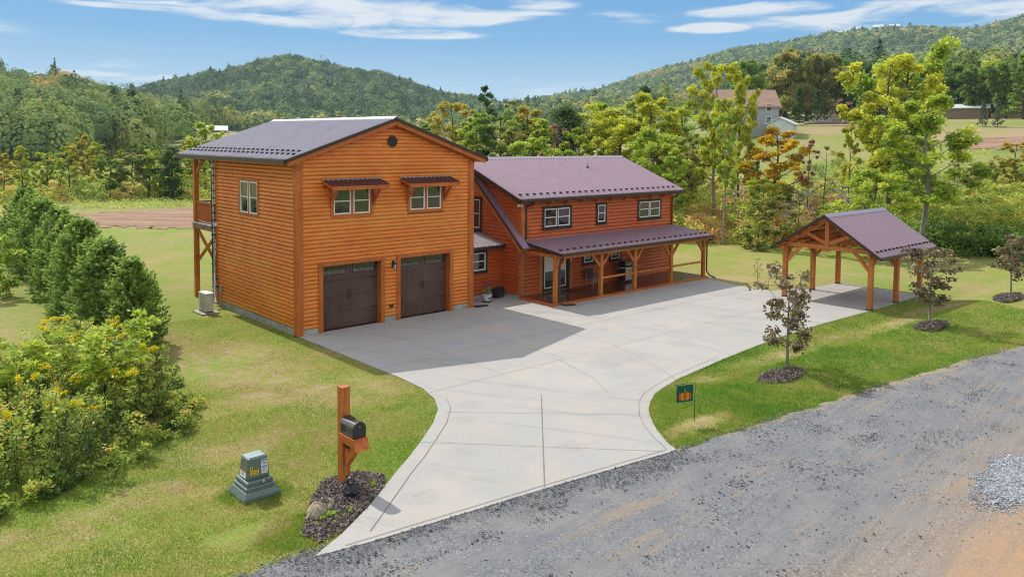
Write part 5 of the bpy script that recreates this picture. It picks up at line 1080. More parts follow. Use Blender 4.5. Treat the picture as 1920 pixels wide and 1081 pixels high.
TH2 = [(-17, -11.3), (-13.4, -11.0), (-11.0, -10.4), (-9.6, -10.0), (-7.9, -8.8), (-6.7, -6.8), (-6.0, -4.0), (-5.8, -1.0), (-6.6, 2.2), (-9, 2.4), (-12.6, -2.5), (-18, -3)]
low_ = sample_poly(TH2, 420); low_ = low_[~inpoly(THK, low_[:, 0], low_[:, 1])]; pts = np.vstack([pts, low_]); hh = np.concatenate([hh, rng.uniform(.12, .55, len(low_))])
for (a, b_), h_ in zip(pts, hh):
    k = rng.integers(5, 9); lx, ly = rng.normal(0, .16, 2)
    base_t = rng.uniform(.12, .74)
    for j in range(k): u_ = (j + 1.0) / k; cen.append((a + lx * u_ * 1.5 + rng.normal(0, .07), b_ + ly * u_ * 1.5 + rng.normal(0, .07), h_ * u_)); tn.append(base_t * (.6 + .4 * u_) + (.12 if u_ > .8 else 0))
    if rng.random() < .8: stems.tube([(a, b_, -.02), (a + lx, b_ + ly, h_ * .6), (a + lx * 1.6, b_ + ly * 1.6, h_ * 1.02)], [.014, .010, .005], 4)
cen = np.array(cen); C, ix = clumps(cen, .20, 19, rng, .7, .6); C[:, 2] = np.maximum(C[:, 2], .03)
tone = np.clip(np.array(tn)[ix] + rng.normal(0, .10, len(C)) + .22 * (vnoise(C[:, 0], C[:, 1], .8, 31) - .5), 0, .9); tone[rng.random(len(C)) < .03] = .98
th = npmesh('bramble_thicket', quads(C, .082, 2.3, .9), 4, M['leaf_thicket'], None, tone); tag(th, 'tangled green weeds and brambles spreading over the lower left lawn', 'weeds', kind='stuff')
tag(stems.build('weed_stems', M['bark']), 'thin brown stems standing among the weeds of the lower left thicket', 'stems', kind='stuff')
# goldenrod plumes
gp_ = []
for a, b_ in sample_poly(THK, 105):
    h_ = 1.35 + .75 * float(vnoise(np.array([a]), np.array([b_]), 1.5, 11)[0]) + rng.uniform(-.1, .15)
    for k in range(4): aa = rng.uniform(0, 6.28); gp_.append((a + .10 * math.cos(aa), b_ + .10 * math.sin(aa), h_ + rng.uniform(-.06, .08)))
C, ix = clumps(np.array(gp_), .10, 38, rng, .55, .6); gd_ = npmesh('goldenrod', quads(C, .045, 1.4, .6), 4, M['leaf_goldenrod'], None, rng.random(len(C)))
tag(gd_, 'yellow goldenrod plumes flowering on top of the lower left thicket', 'wildflowers', kind='stuff')
# sumac sapling above the thicket
template('sumac', 51, H_=3.2, hb=.35, cr=.48, limbs=11, sub=5, nleaf=4200, ls=.13, flat=.22, drop=.08, r0=.045, crad=.26, up=1.2, shape='vase', aspect=2.6)
p_ = at(132, 800, 0); plant('sumac', 'sumac_sapling', 'spreading sapling with feathery light green leaves rising out of the goldenrod thicket', 'tree', -8.75, -5.2, 2.75, 1.0, 'lime', 'bark', 1.0)
plant('sumac', 'sumac_sapling', 'lower feathery green sapling at the left edge of the thicket', 'tree', -10.9, -3.4, 2.3, 1.0, 'lime', 'bark', 3.0)
for a, b_, h_, lf, lb in [(-7.15, -2.2, 2.0, 'olive', 'upright olive leaved bush at the garage side end of the thicket'), (-7.6, -5.9, 1.5, 'olive', 'low brownish bush at the near right corner of the thicket'), (-9.4, -1.0, 1.9, 'green', 'green bush between the thicket and the first arborvitae')]:
    plant('bush2', 'bush', lb, 'bush', a, b_, h_, .8, lf)

# trees of the belt behind the house, one by one
TR = [
 # left belt, beyond the dirt track
 (6, 286, 118, 1.1, 'open1', 'orange', 'orange tinted tree at the far left end of the left tree belt'), (40, 268, 122, 1.2, 'slim1', 'yellow', 'tall yellow green tree with forked grey trunk in the left tree belt'), (62, 300, 116, 1.1, 'slim2', 'lime', 'thin lime tree just behind the far hedge end'),
 (88, 282, 120, 1.2, 'open2', 'lime', 'lime green tree with open layered crown left of the orange tree'), (112, 296, 115, 1.1, 'slim1', 'lime', 'short lime tree before the dark wooded hill'), (130, 268, 124, 1.1, 'slim3', 'yellow', 'yellow tree standing a little apart before the dark wooded hill'),
 (155, 252, 128, 1.0, 'open1', 'orange', 'tallest orange leaved tree of the left belt'), (178, 262, 126, 1.2, 'slim2', 'yellow', 'yellow green tree right of the tallest orange one'), (205, 290, 118, 1.2, 'round2', 'green', 'green round tree in the middle of the left belt'), (226, 275, 122, 1.1, 'slim1', 'lime', 'slender lime tree in the left belt between two rounder green ones'),
 (248, 282, 120, 1.5, 'round1', 'olive', 'wide olive green tree left of the ivy clad trunk'), (278, 268, 118, 1.4, 'open2', 'green', 'green spreading tree with dark leaning limbs'), (300, 280, 116, 1.3, 'round2', 'lime', 'pale lime tree beside the ivy clad trunk'), (322, 270, 114, 1.5, 'ivy', 'dark', 'dark ivy clad tree just left of the balcony'), (338, 288, 117, 1.2, 'slim2', 'lime', 'lime tree seen between the ivy clad tree and the balcony post'),
 (352, 256, 122, 1.2, 'slim1', 'yellow', 'yellow green tree behind the balcony post'), (384, 228, 125, 1.2, 'open1', 'lime', 'tall lime tree whose crown shows over the left eave of the garage roof'), (372, 262, 130, 1.3, 'round1', 'olive', 'olive tree low behind the left eave of the garage roof'),
 # behind the garage ridge and house
 (770, 232, 110, 1.2, 'round2', 'olive', 'olive tree peeping over the garage roof right of the ridge'), (800, 224, 105, 1.1, 'slim1', 'green', 'green tree over the right slope of the garage roof'), (846, 184, 98, 1.0, 'open2', 'orange', 'orange brown tree above the right eave of the garage roof'), (872, 222, 92, 1.1, 'slim2', 'lime', 'thin lime tree just right of the orange brown one'),
 (893, 202, 90, 1.25, 'slim1', 'lime', 'lime green tree under the dark spire'), (911, 146, 92, .9, 'spire', 'dark', 'tall thin dark spire overtopping the belt near the garage eave'), (938, 208, 88, 1.2, 'round2', 'green', 'dense green tree right of the dark spire'), (955, 178, 100, .8, 'sparse', 'olive', 'sparse topped thin tree standing over the green ones behind the house roof'),
 (962, 230, 84, 1.3, 'slim2', 'olive', 'olive tree low behind the left part of the house ridge'), (987, 196, 90, 1.1, 'open1', 'orange', 'tree with orange top and dark trunk behind the house ridge'), (1014, 214, 86, 1.2, 'slim1', 'lime', 'lime tree between the orange topped tree and the ivy column'), (1000, 250, 80, 1.3, 'round1', 'lime', 'low lime tree in front of the orange topped one'),
 (1060, 190, 92, 1.5, 'ivy', 'dark', 'dark leafy column of ivy on a broken trunk behind the house ridge'), (1046, 222, 84, 1.0, 'bare', 'rust', 'thin bare tree with rusty leaves leaning beside the ivy column'), (1082, 232, 82, 1.2, 'slim2', 'lime', 'low lime tree right of the ivy column'), (1108, 205, 94, 1.1, 'open2', 'yellow', 'yellow tree over the middle of the house ridge'),
 (1132, 182, 90, 1.25, 'slim1', 'lime', 'tall lime green tree over the roof vent pipe'), (1158, 196, 84, 1.3, 'round2', 'yellow', 'yellow green tree over the right end of the house ridge'), (1180, 178, 92, 1.1, 'slim3', 'lime', 'narrow lime tree left of the far conifer'), (1207, 150, 128, .95, 'conifer', 'dark', 'dark pointed conifer above the belt, far behind the house'),
 (1216, 172, 86, 1.3, 'open1', 'yellow', 'yellow green tree in front of the far conifer'), (1222, 232, 74, 1.3, 'round1', 'lime', 'big round green tree right behind the roof end of the house'), (1252, 206, 84, 1.0, 'slim2', 'yellow', 'yellow tree between the big round green one and the tall bare trunked one'), (1278, 190, 96, 1.2, 'round2', 'lime', 'lime tree below the wooded mountain slope'), (1262, 268, 70, 1.2, 'slim1', 'lime', 'smaller lime tree beyond the right eave of the house'), (1292, 250, 78, 1.1, 'open2', 'olive', 'olive brown tree left of the tall trunk'),
 (1340, 106, 74, .75, 'open2', 'yellow', 'very tall orange tinted yellow tree with a long bare grey trunk behind the lawn'), (1385, 128, 80, .55, 'open1', 'yellow', 'tall bright yellow tree hiding the farmhouse'), (1362, 168, 66, .62, 'slim3', 'lime', 'lime clad tree with a pale trunk rising at the lawn edge'), (1410, 262, 88, .8, 'slim2', 'green', 'green tree before the farmhouse wall'), (1308, 240, 90, 1.0, 'bare', 'olive', 'thin half bare tree left of the tall grey trunk'),
 (1455, 236, 78, 1.45, 'open1', 'gold', 'golden orange maple in front of the white shed'), (1432, 330, 70, 1.1, 'round2', 'lime', 'low lime tree left of and below the golden maple'), (1485, 345, 72, 1.1, 'bush2', 'olive', 'low olive bush tree under the right side of the golden maple'), (1517, 252, 72, .8, 'sparse', 'rust', 'thin straight tree with a tuft of reddish leaves at the top'), (1548, 262, 74, .9, 'bare', 'olive', 'half bare thin tree right of the red tufted one'), (1592, 200, 76, .55, 'slim3', 'yellow', 'thin yellow tree with bare dark trunk left of the great yellow tree'),
 (1664, 96, 74, 1.12, 'open2', 'yellow', 'great bright yellow tree above the pavilion roof, the tallest of the right side'), (1692, 88, 84, .85, 'big2', 'lime', 'tall green tree rising behind the great yellow tree'), (1738, 176, 66, 1.35, 'open1', 'lime', 'lime and yellow tree with a thick straight grey trunk right of the pavilion roof'), (1640, 308, 62, 1.5, 'round1', 'lime', 'round lime green tree close behind the pavilion ridge'), (1702, 240, 78, .9, 'bare', 'olive', 'thin bare limbed tree behind the pavilion roof end'),
 (1580, 340, 70, 1.2, 'bare', 'grey', 'grey leafless young tree behind the pavilion gable'), (1500, 350, 66, 1.2, 'bare', 'grey', 'grey twiggy young tree between house and pavilion'), (1425, 372, 64, 1.2, 'bush2', 'olive', 'olive bush at the lawn edge between house and pavilion'), (1842, 300, 96, 1.2, 'round2', 'olive', 'olive bush tree over the thicket at the right'), (1905, 262, 105, 1.2, 'open2', 'orange', 'thin orange tinted tree in the field at the right edge'), (1790, 262, 92, .8, 'sparse', 'olive', 'thin grove stem standing right of the grey trunked tree'),
]
for t_ in TR: pxtree(*t_[:6], t_[6], bark='barkpale' if t_[0] in (1362, 1340, 1738) else 'bark', group='trees of the belts behind the house')
# dense wood at the top of the field
WD = [(1398, 112, 205, 1.0, 'big1', 'green', 'rounded green tree at the left end of the dark wood behind the farmhouse'), (1438, 128, 235, 1.1, 'big2', 'dark', 'dark tree right behind the farmhouse roof'), (1470, 98, 225, 1.15, 'big1', 'olive', 'broad olive crown, highest of the wood behind the shed'), (1512, 92, 228, 1.1, 'big2', 'olive', 'tall olive tree in the middle of the dark wood'), (1545, 100, 232, 1.1, 'big1', 'olive', 'olive brown tree right of the middle of the dark wood'),
      (1495, 160, 212, 1.0, 'conifer', 'dark', 'dark conifer at the wood edge above the shed'), (1530, 165, 214, 1.0, 'conifer', 'dark', 'second dark conifer at the wood edge, right of the shed'), (1578, 112, 236, 1.1, 'big2', 'green', 'green tree at the right end of the dark wood before the yellow tree'), (1610, 118, 230, 1.0, 'big1', 'dark', 'dark round tree half hidden by the great yellow tree'), (1645, 112, 240, 1.1, 'conifer', 'dark', 'dark conifer seen through the great yellow tree'),
      (1790, 118, 238, 1.2, 'big1', 'green', 'wide green tree of the right wood, just right of the great yellow tree'), (1822, 122, 232, 1.1, 'big2', 'green', 'green tree at the middle of the right wood'), (1850, 112, 236, 1.1, 'big1', 'lime', 'lighter green tree of the right wood'), (1880, 108, 226, 1.1, 'big2', 'green', 'green tree near the right end of the right wood'), (1915, 92, 215, 1.1, 'conifer', 'green', 'tall green conifer cut by the right picture edge'), (1840, 186, 190, .8, 'conifer', 'blue', 'small bluish conifer in front of the right wood'), (1868, 184, 188, .8, 'conifer', 'blue', 'second small bluish conifer in front of the right wood, more to the right'),
      (1940, 100, 225, 1.1, 'big1', 'green', 'green tree outside the right picture edge')]
for t_ in WD: pxtree(*t_[:6], t_[6], group='trees of the wood above the field')
# low growth that nobody could count
def thicket(name, label, cols_, Ds, n, hr, per, ls, seed, mat='leaf_thicket', tb=(.15, .85), rad=(.7, 1.3), fy=None):
    rg = np.random.default_rng(seed); c_ = rg.uniform(cols_[0], cols_[1], n); D_ = np.sqrt(rg.uniform(Ds[0] ** 2, Ds[1] ** 2, n))
    P_ = np.array([pd(a, b_) for a, b_ in zip(c_, D_)]); z = H(P_[:, 0], P_[:, 1]); h_ = rg.uniform(hr[0], hr[1], n) * (.6 + .8 * vnoise(P_[:, 0], P_[:, 1], 9, seed))
    cc = []; tt = []; rr = []
    for (a, b_), zz, hh_ in zip(P_, z, h_):
        m_ = 4 if hh_ > 2 else 3; tz = rg.uniform(*tb)
        for k in range(m_): u_ = (k + .4) / m_; cc.append((a + rg.normal(0, .5), b_ + rg.normal(0, .5), zz + hh_ * u_)); tt.append(tz + rg.normal(0, .06)); rr.append(rg.uniform(*rad) * (1.1 - .5 * u_))
    C, ix = clumps(np.array(cc), np.array(rr), per, rg, .6, .5)
    tone = np.clip(np.array(tt)[ix] + rg.normal(0, .10, len(C)), 0, 1)
    return tag(npmesh(name, quads(C, ls, 1.8, 1.2, rg), 4, M[mat], None, tone), label, 'undergrowth', kind='stuff')
thicket('undergrowth', 'bright green and yellow brush on the bank right of and behind the pavilion', (1560, 2060), (69.5, 112), 620, (1.6, 4.2), 120, .17, 61, tb=(.35, .75))
thicket('undergrowth', 'mixed brown and green brush between the house and the pavilion, behind the lawn', (1225, 1600), (66, 108), 420, (1.3, 3.6), 100, .16, 62, tb=(.4, .98))
thicket('undergrowth', 'brush under the trees behind the house roof', (780, 1260), (74, 125), 420, (2, 4.2), 80, .18, 63, tb=(.2, .75))
thicket('undergrowth', 'brush and saplings under the left tree belt beyond the dirt track', (-120, 420), (113, 150), 420, (1.2, 4.2), 70, .2, 64, tb=(.2, .85))
thicket('undergrowth', 'grey leafless twigs in the brush behind the lawn', (1370, 1640), (70, 95), 90, (2, 4), 30, .20, 65, mat='leaf_grey', tb=(.2, .9))
thicket('undergrowth', 'low dark leaved shrubs along the back edge of the lawn right of the pavilion', (1700, 1960), (67, 72), 70, (1.1, 2.0), 110, .17, 66, mat='leaf_green', tb=(.1, .7))
thicket('weed_field', 'low weeds on the meadow between the dirt track and the left tree belt', (-120, 420), (101, 114), 300, (.15, .4), 10, .14, 67, tb=(.35, .85), rad=(.5, 1.2))
thicket('undergrowth', 'scattered brush on the far field below the woods', (1230, 1960), (108, 135), 90, (1.2, 2.6), 40, .3, 68, tb=(.3, .8))
# woods on the hills: every crown a shell of leaf sprays
def wood_mass(name, label, cols_, Ds, dens, cr, ch, nl, ls, seed, jag=.25, tb=(.1, .8), keep=None, mat='leaf_forest'):
    rg = np.random.default_rng(seed); a0 = math.atan((cols_[0] - 960) / F); a1 = math.atan((cols_[1] - 960) / F)
    n = int((a1 - a0) * (Ds[1] ** 2 - Ds[0] ** 2) / 2 / dens); a = rg.uniform(a0, a1, n); D_ = np.sqrt(rg.uniform(Ds[0] ** 2, Ds[1] ** 2, n))
    x_ = CAM[0] + D_ * np.sin(a + az0); y_ = CAM[1] + D_ * np.cos(a + az0); c_ = 960 + F * np.tan(a)
    if keep is not None: k = keep(c_, D_); x_, y_, a, D_ = x_[k], y_[k], a[k], D_[k]
    n = len(x_); z = H(x_, y_); r_ = rg.uniform(cr[0], cr[1], n); h_ = rg.uniform(ch[0], ch[1], n); con = rg.random(n) < .05
    ix = np.repeat(np.arange(n), nl); d = unit(rg.normal(size=(n * nl, 3))); d[:, 2] = np.abs(d[:, 2]) * 1.1 - .25; d = unit(d)
    lump = 1 + jag * np.sin(d[:, 0] * 5 + ix * 1.7) * np.cos(d[:, 1] * 5 + ix * 2.3)
    taper = np.where(con[ix], 1 - .75 * np.clip(d[:, 2], 0, 1), 1.0)
    C = np.stack([x_[ix] + d[:, 0] * r_[ix] * lump * taper, y_[ix] + d[:, 1] * r_[ix] * lump * taper, z[ix] + h_[ix] - r_[ix] * 1.0 + d[:, 2] * r_[ix] * np.where(con, 1.7, 1.05)[ix] * lump], 1)
    tt = rg.uniform(tb[0], tb[1], n) ** 1.1; tt = np.where(con, tt * .35, tt); tt = np.where(rg.random(n) < .05, rg.uniform(.85, 1, n), tt)
    tt = tt * (.65 + .6 * vnoise(x_, y_, 120, seed))
    tone = np.clip(tt[ix] + rg.normal(0, .07, n * nl), 0, 1)
    lv = quads(C, ls, 1.3, 0, rg, nrm=d * 1.6, diamond=False, nk=.42)
    return tag(npmesh(name, lv, 4, M[mat], None, tone), label, 'forest', kind='stuff')
wood_mass('forest', 'wood covering the near hill at the far left', (-160, 400), (215, 470), 58, (4.2, 7.2), (10, 16), 1100, .58, 71, jag=.35, tb=(.42, 1.0), keep=lambda c, D: ~((c > 345) & (D < 420)))
wood_mass('forest', 'dense green forest covering the rounded mountain behind the garage', (200, 1010), (560, 1180), 84, (4.6, 7.5), (9, 15), 230, 1.25, 72, tb=(.1, .85))
wood_mass('forest', 'forest on the long mountain ridge rising to the right', (850, 2080), (1000, 1680), 110, (5.0, 8.5), (9, 15), 95, 2.0, 73, tb=(.15, .9))
wood_mass('forest', 'forest on the low middle ridge behind the house trees', (880, 1500), (560, 860), 90, (5.0, 7.5), (10, 15), 230, 1.25, 74, tb=(.15, .9))
wood_mass('forest', 'wood behind the upper edge of the field on the right', (1380, 2060), (242, 340), 60, (4.2, 7), (13, 18), 600, .7, 75, tb=(.15, .9))
wood_mass('forest', 'trees along the foot of the mountain beyond the left meadow', (330, 900), (430, 600), 150, (4.5, 7), (9, 13), 160, 1.5, 76, tb=(.3, 1.0), keep=lambda c, D: rng.random(len(c)) < .6)
wood_mass('forest', 'loose trees in the valley between the house belt and the ridge', (900, 1330), (250, 430), 330, (3.5, 6), (9, 13), 700, .6, 77, tb=(.3, 1.0))

# grass, gravel and mulch close to the camera
WORN = [(-3.6, -2.5, 2.4, 4.4, 1.0), (-3.4, -6.4, 2.6, 1.3, 1.0), (-1.9, -7.6, 1.9, 2.0, .8), (-4.5, 3.5, 2.2, 4, .6), (-7.2, -9.8, 2.0, 1.1, .6), (-9.4, -11.6, 1.8, .9, .9), (-11.6, -12.0, 1.9, 1.2, .9), (13, -14.4, 7, .7, .8), (24, -15.0, 9, .8, .9), (4.0, -16.9, 1.6, .5, .9), (-8.6, -14.6, 1.0, .5, .7), (-6.2, -6.6, 1.6, .7, .5)]
def wornat(x_, y_):
    wz = np.zeros(len(x_))
    for cx, cy, rx, ry, st_ in WORN: wz = np.maximum(wz, st_ * np.clip(1.3 - ((x_ - cx) / rx) ** 2 - ((y_ - cy) / ry) ** 2, 0, 1))
    return wz * (.35 + 1.0 * vnoise(x_, y_, .9, 97))
def blades(name, label, P_, hgt, wid, seed, tb=.45):
    rg = np.random.default_rng(seed); n = len(P_); a = rg.uniform(0, 6.283, n); z = H(P_[:, 0], P_[:, 1]) - .035; h_ = hgt * rg.uniform(.5, 1.4, n); ln_ = rg.normal(0, .45, (n, 2)) * h_[:, None]
    A = np.stack([P_[:, 0] - wid / 2 * np.cos(a), P_[:, 1] - wid / 2 * np.sin(a), z], 1); B = np.stack([P_[:, 0] + wid / 2 * np.cos(a), P_[:, 1] + wid / 2 * np.sin(a), z], 1); T_ = np.stack([P_[:, 0] + ln_[:, 0], P_[:, 1] + ln_[:, 1], z + h_], 1)
    pn = .45 * vnoise(P_[:, 0], P_[:, 1], 2.6, 81) + .3 * vnoise(P_[:, 0], P_[:, 1], .7, 82) + .25 * vnoise(P_[:, 0], P_[:, 1], .2, 90)
    tone = np.clip(tb + (pn - .5) * 1.35 + .48 * wornat(P_[:, 0], P_[:, 1]) + rg.normal(0, .14, n), 0, 1)
    return tag(npmesh(name, np.stack([A, B, T_], 1).reshape(-1, 3), 3, M['grass'], None, tone), label, 'grass', kind='stuff')
MUL = [(-7.2, -14.62), (-6.6, -13.85), (-6.1, -13.35), (-5.5, -13.25), (-5.05, -13.6), (-4.85, -14.0), (-5.2, -14.5), (-6.0, -15.1), (-7.0, -15.75), (-7.6, -15.9), (-7.75, -15.4)]
def lawnpts(n, x0, x1, y0_, y1_, seed, dmax=1e9):
    rg = np.random.default_rng(seed); q_ = np.stack([rg.uniform(x0, x1, n), rg.uniform(y0_, y1_, n)], 1)
    k = ~inpoly(DRV, q_[:, 0], q_[:, 1]) & (q_[:, 1] > roadedge(q_[:, 0]) - .12 + .40 * (vnoise(q_[:, 0], q_[:, 1], .5, 83) - .5)) & ~inpoly(MUL, q_[:, 0], q_[:, 1])
    k &= ~((q_[:, 0] > -.05) & (q_[:, 0] < 9.2) & (q_[:, 1] > 0)); th_ = .45 + .25 * vnoise(q_[:, 0], q_[:, 1], 1.4, 84) + .2 * vnoise(q_[:, 0], q_[:, 1], .35, 85)
    wz = wornat(q_[:, 0], q_[:, 1])
    k &= (th_ > .15 + .62 * rg.random(n) + .46 * wz); D_ = np.hypot(q_[:, 0] - CAM[0], q_[:, 1] - CAM[1]); k &= rg.random(n) < np.clip((dmax / D_) ** 2, .05, 1)
    return q_[k]
blades('grass', 'short mown grass of the lawn left of the driveway', lawnpts(900000, -15, 0.2, -16.6, 6, 91, 22), .040, .014, 92, .52)
blades('grass', 'rough grass on the verge between driveway and gravel road', lawnpts(420000, 1.8, 30, -21, -12.6, 93, 26), .095, .017, 94, .36)
blades('grass', 'longer grass growing against the utility box and the mulch edge', (lambda q_: q_[np.minimum(np.hypot(q_[:, 0] + 7.6, q_[:, 1] + 12.9), np.hypot((q_[:, 0] + 7.7) / 1.3, q_[:, 1] + 15.2)) < .62 + .25 * rng.random(len(q_))])(lawnpts(60000, -9.4, -5.0, -16.2, -12.0, 95, 99)), .085, .015, 96, .40)
def stones(name, label, P_, sz, mat, seed, zoff=0.0):
    rg = np.random.default_rng(seed); n = len(P_); z = H(P_[:, 0], P_[:, 1]) + zoff; s = sz * rg.lognormal(0, .4, n)
    t4 = np.array([[1, 1, 1], [-1, -1, 1], [-1, 1, -1], [1, -1, -1]], float) * .55; A = unit(rg.normal(size=(n, 3))); B = unit(np.cross(A, rg.normal(size=(n, 3)))); Cc = np.cross(A, B)
    R3 = np.stack([A, B, Cc], 1); v = np.einsum('ij,njk->nik', t4, R3) * s[:, None, None]; v[..., 2] *= .7; v += np.stack([P_[:, 0], P_[:, 1], z + s * .12], 1)[:, None, :]
    f = v[:, [[0, 1, 2], [0, 3, 1], [0, 2, 3], [1, 3, 2]]].reshape(-1, 3)
    return tag(npmesh(name, f, 3, M[mat], None, np.repeat(np.clip(rg.beta(2, 3, n), 0, 1), 4)), label, 'gravel', kind='stuff')
rg = np.random.default_rng(101); n = 260000; q_ = np.stack([rg.uniform(-10.5, 24, n), rg.uniform(-27, -15.4, n)], 1)
band = vnoise(q_[:, 0] * .35 + q_[:, 1] * .1, q_[:, 1], .8, 86) * .55 + vnoise(q_[:, 0], q_[:, 1], .7, 87) * .45; ed_ = np.clip(1 - (roadedge(q_[:, 0]) - q_[:, 1]) / 1.1, 0, 1)
tanz = np.clip((-(q_[:, 1] - .03 * q_[:, 0]) - 21.0) / 2.5, 0, .75)
k = (q_[:, 1] < roadedge(q_[:, 0]) - .05 + .22 * (vnoise(q_[:, 0], q_[:, 1], .6, 88))) & ~inpoly(DRV, q_[:, 0], q_[:, 1]) & (rg.random(n) < np.clip((band - .50) * 2.4 + ed_ * 1.2 * (q_[:, 0] < 5) + ed_ * .15, .035, 1) * (1 - tanz))
stones('loose_gravel', 'dark grey crushed stone lying loose on the gravel road', q_[k], .019, 'stones', 102, .010)
q_ = np.stack([7.1 + rg.normal(0, 1.25, 34000), -24.35 + rg.normal(0, .50, 34000)], 1); k = ((q_[:, 0] - 7.1) / 2.6) ** 2 + ((q_[:, 1] + 24.35) / 1.0) ** 2 < .15 + 1.5 * vnoise(q_[:, 0], q_[:, 1], .5, 89) * np.random.default_rng(5).uniform(.1, 1.25, len(q_)) ** 1.5
stones('loose_gravel', 'patch of pale crushed stone at the right edge of the dirt road', q_[k], .024, 'palestones', 103, .006)
def mulchbed(P_, n, label, seed, dz=.0):
    rg = np.random.default_rng(seed); q_ = sample_poly(P_, n, rg); c = np.array(P_).mean(0); d = np.hypot(q_[:, 0] - c[0], q_[:, 1] - c[1]); R_ = np.hypot(np.array(P_)[:, 0] - c[0], np.array(P_)[:, 1] - c[1]).mean()
    z = H(q_[:, 0], q_[:, 1]) + dz * np.clip(1 - (d / R_) ** 2, 0, 1) + rg.uniform(-.01, .03, n)
    v = quads(np.stack([q_[:, 0], q_[:, 1], z], 1), .062, 4.0, 1.0, rg, diamond=False, nk=.5)
    tag(npmesh('mulch', v, 4, M['mulch'], None, rg.beta(2, 3, n)), label, 'mulch', kind='stuff')
    m_ = MB(); cz = Hs(c[0], c[1]); m_.add([(a, b_, Hs(a, b_) - .02) for a, b_ in P_] + [(c[0], c[1], cz + dz)], [(i, (i + 1) % len(P_), len(P_)) for i in range(len(P_))])
    tag(m_.build('mulch_soil', M['soil']), kind='structure')
M['soil'] = plain('dark_soil', (.075, .055, .045), .95, .1, 0, .3, 20)
mulchbed(MUL, 7500, 'shredded bark mulch round the mailbox post', 111, .03)
for i, (cx, cy, rx, ry, lb) in enumerate([(10.0, -16.15, 1.25, .55, 'mulch under the dogwood nearest the garden flag'), (21.9, -16.6, 1.4, .5, 'mulch under the dogwood beside the pavilion'), (32.0, -16.6, 1.7, .5, 'mulch under the dogwood near the right picture edge')]):
    mulchbed([(cx + rx * math.cos(t) * (1 + .12 * math.sin(3 * t + i)), cy + ry * math.sin(t)) for t in np.linspace(0, 2 * math.pi, 15)[:-1]], 3600, lb, 112 + i, .07)
# flowers of the pot, plant by the stone
C, ix = clumps(np.array([(10.55 + rng.normal(0, .13), .42 + rng.normal(0, .11), rng.uniform(.72, .95)) for _ in range(16)]), .055, 30, rng, .8); 
pf_ = npmesh('flowers', quads(C - np.array([10.55, .42, 0]), .04, 1.3, .3), 4, M['leaf_pink'], PT, rng.random(len(C)))
C, ix = clumps(np.array([(rng.normal(0, .11), rng.normal(0, .10), rng.uniform(.42, .74)) for _ in range(26)]), .07, 24, rng, .8); npmesh('leaves', quads(C, .05, 2.4, .3), 4, M['leaf_olive'], PT, rng.random(len(C)))
pl_ = thing('bedding_plant', 'low variegated plant spreading beside the tan cast stone', 'plant', (-6.95, -15.15, 0)); C, ix = clumps(np.array([(rng.normal(0, .22), rng.normal(0, .12), rng.uniform(.03, .10)) for _ in range(18)]), .07, 12, rng, .6); npmesh('leaves', quads(C, .055, 2.0, .6), 4, M['leaf_green'], pl_, np.clip(rng.normal(.75, .2, len(C)), 0, 1))
tf_ = thing('grass_tuft', 'pale grass tuft growing in the mulch beside the bear ornament', 'plant', (-5.42, -14.42, 0)); n = 90; a = rng.uniform(0, 6.28, n); P0 = np.stack([rng.normal(0, .03, n), rng.normal(0, .03, n), np.zeros(n)], 1); T_ = P0 + np.stack([np.cos(a) * rng.uniform(.03, .16, n), np.sin(a) * rng.uniform(.03, .16, n), rng.uniform(.08, .24, n)], 1); sd = np.stack([-np.sin(a), np.cos(a), a * 0], 1) * .008
npmesh('blades', np.stack([P0 - sd, P0 + sd, T_], 1).reshape(-1, 3), 3, M['grass'], tf_, np.clip(rng.normal(.45, .15, n), 0, 1))

# ------------------------------------------------------------------ far buildings
def farhouse(name, label, cat, px, ybase, D, L_, Dp, hw, hr, rz, wall, roof, group=None, wins_=0, ridge_x=True):
    x_, y_ = pd(px, D); z = zd(px, ybase, D); o = thing(name, label, cat, (x_, y_, z), rz, group)
    m_ = MB(); a, b_ = L_ / 2, Dp / 2; m_.box(-a, -b_, -2.5, a, b_, hw); m_.prism([(-a, -b_, hw + .001), (-a, b_, hw + .001), (-a, 0, hw + hr)], (2 * a, 0, 0)); m_.build('wall', wall, o)
    m_ = MB()
    for s in (-1, 1): m_.prism([(-a - .4, 0, hw + hr + .05), (a + .4, 0, hw + hr + .05), (a + .4, s * (b_ + .5), hw - .5 * hr / b_ + .05), (-a - .4, s * (b_ + .5), hw - .5 * hr / b_ + .05)], (0, 0, .2))
    m_.build('roof', roof, o)
    for k in range(wins_):
        u_ = -a + (k + .7) * 2 * a / (wins_ + .4)
        for zz in ((1.0, 3.6) if hw > 4 else (1.0,)):
            m_ = MB(); m_.box(u_ - .5, -b_ - .06, zz, u_ + .5, -b_ - .02, zz + 1.3); w2 = m_.build('window', M['glass'], o)
            m_ = MB()
            for q4 in ((u_ - .6, zz - .1, u_ + .6, zz), (u_ - .6, zz + 1.3, u_ + .6, zz + 1.4), (u_ - .6, zz, u_ - .5, zz + 1.3), (u_ + .5, zz, u_ + .6, zz + 1.3)): m_.box(q4[0], -b_ - .09, q4[1], q4[2], -b_ - .02, q4[3])
            m_.build('frame', M['white'], w2)
    return o
face = lambda px: -(math.atan((px - 960) / F) + az0)
farhouse('farmhouse', 'tan roofed two storey farmhouse half hidden by the yellow tree on the hill', 'house', 1388, 240, 182, 13.5, 9, 4.6, 3.4, face(1388) + .25, M['farwall'], M['shingle'], wins_=4)
farhouse('garden_shed', 'small low shed with a pale gabled roof right of the farmhouse', 'shed', 1464, 243, 176, 3.6, 5.2, 1.1, 1.2, face(1464) + 1.35, M['farwhite'], M['farwhite'])
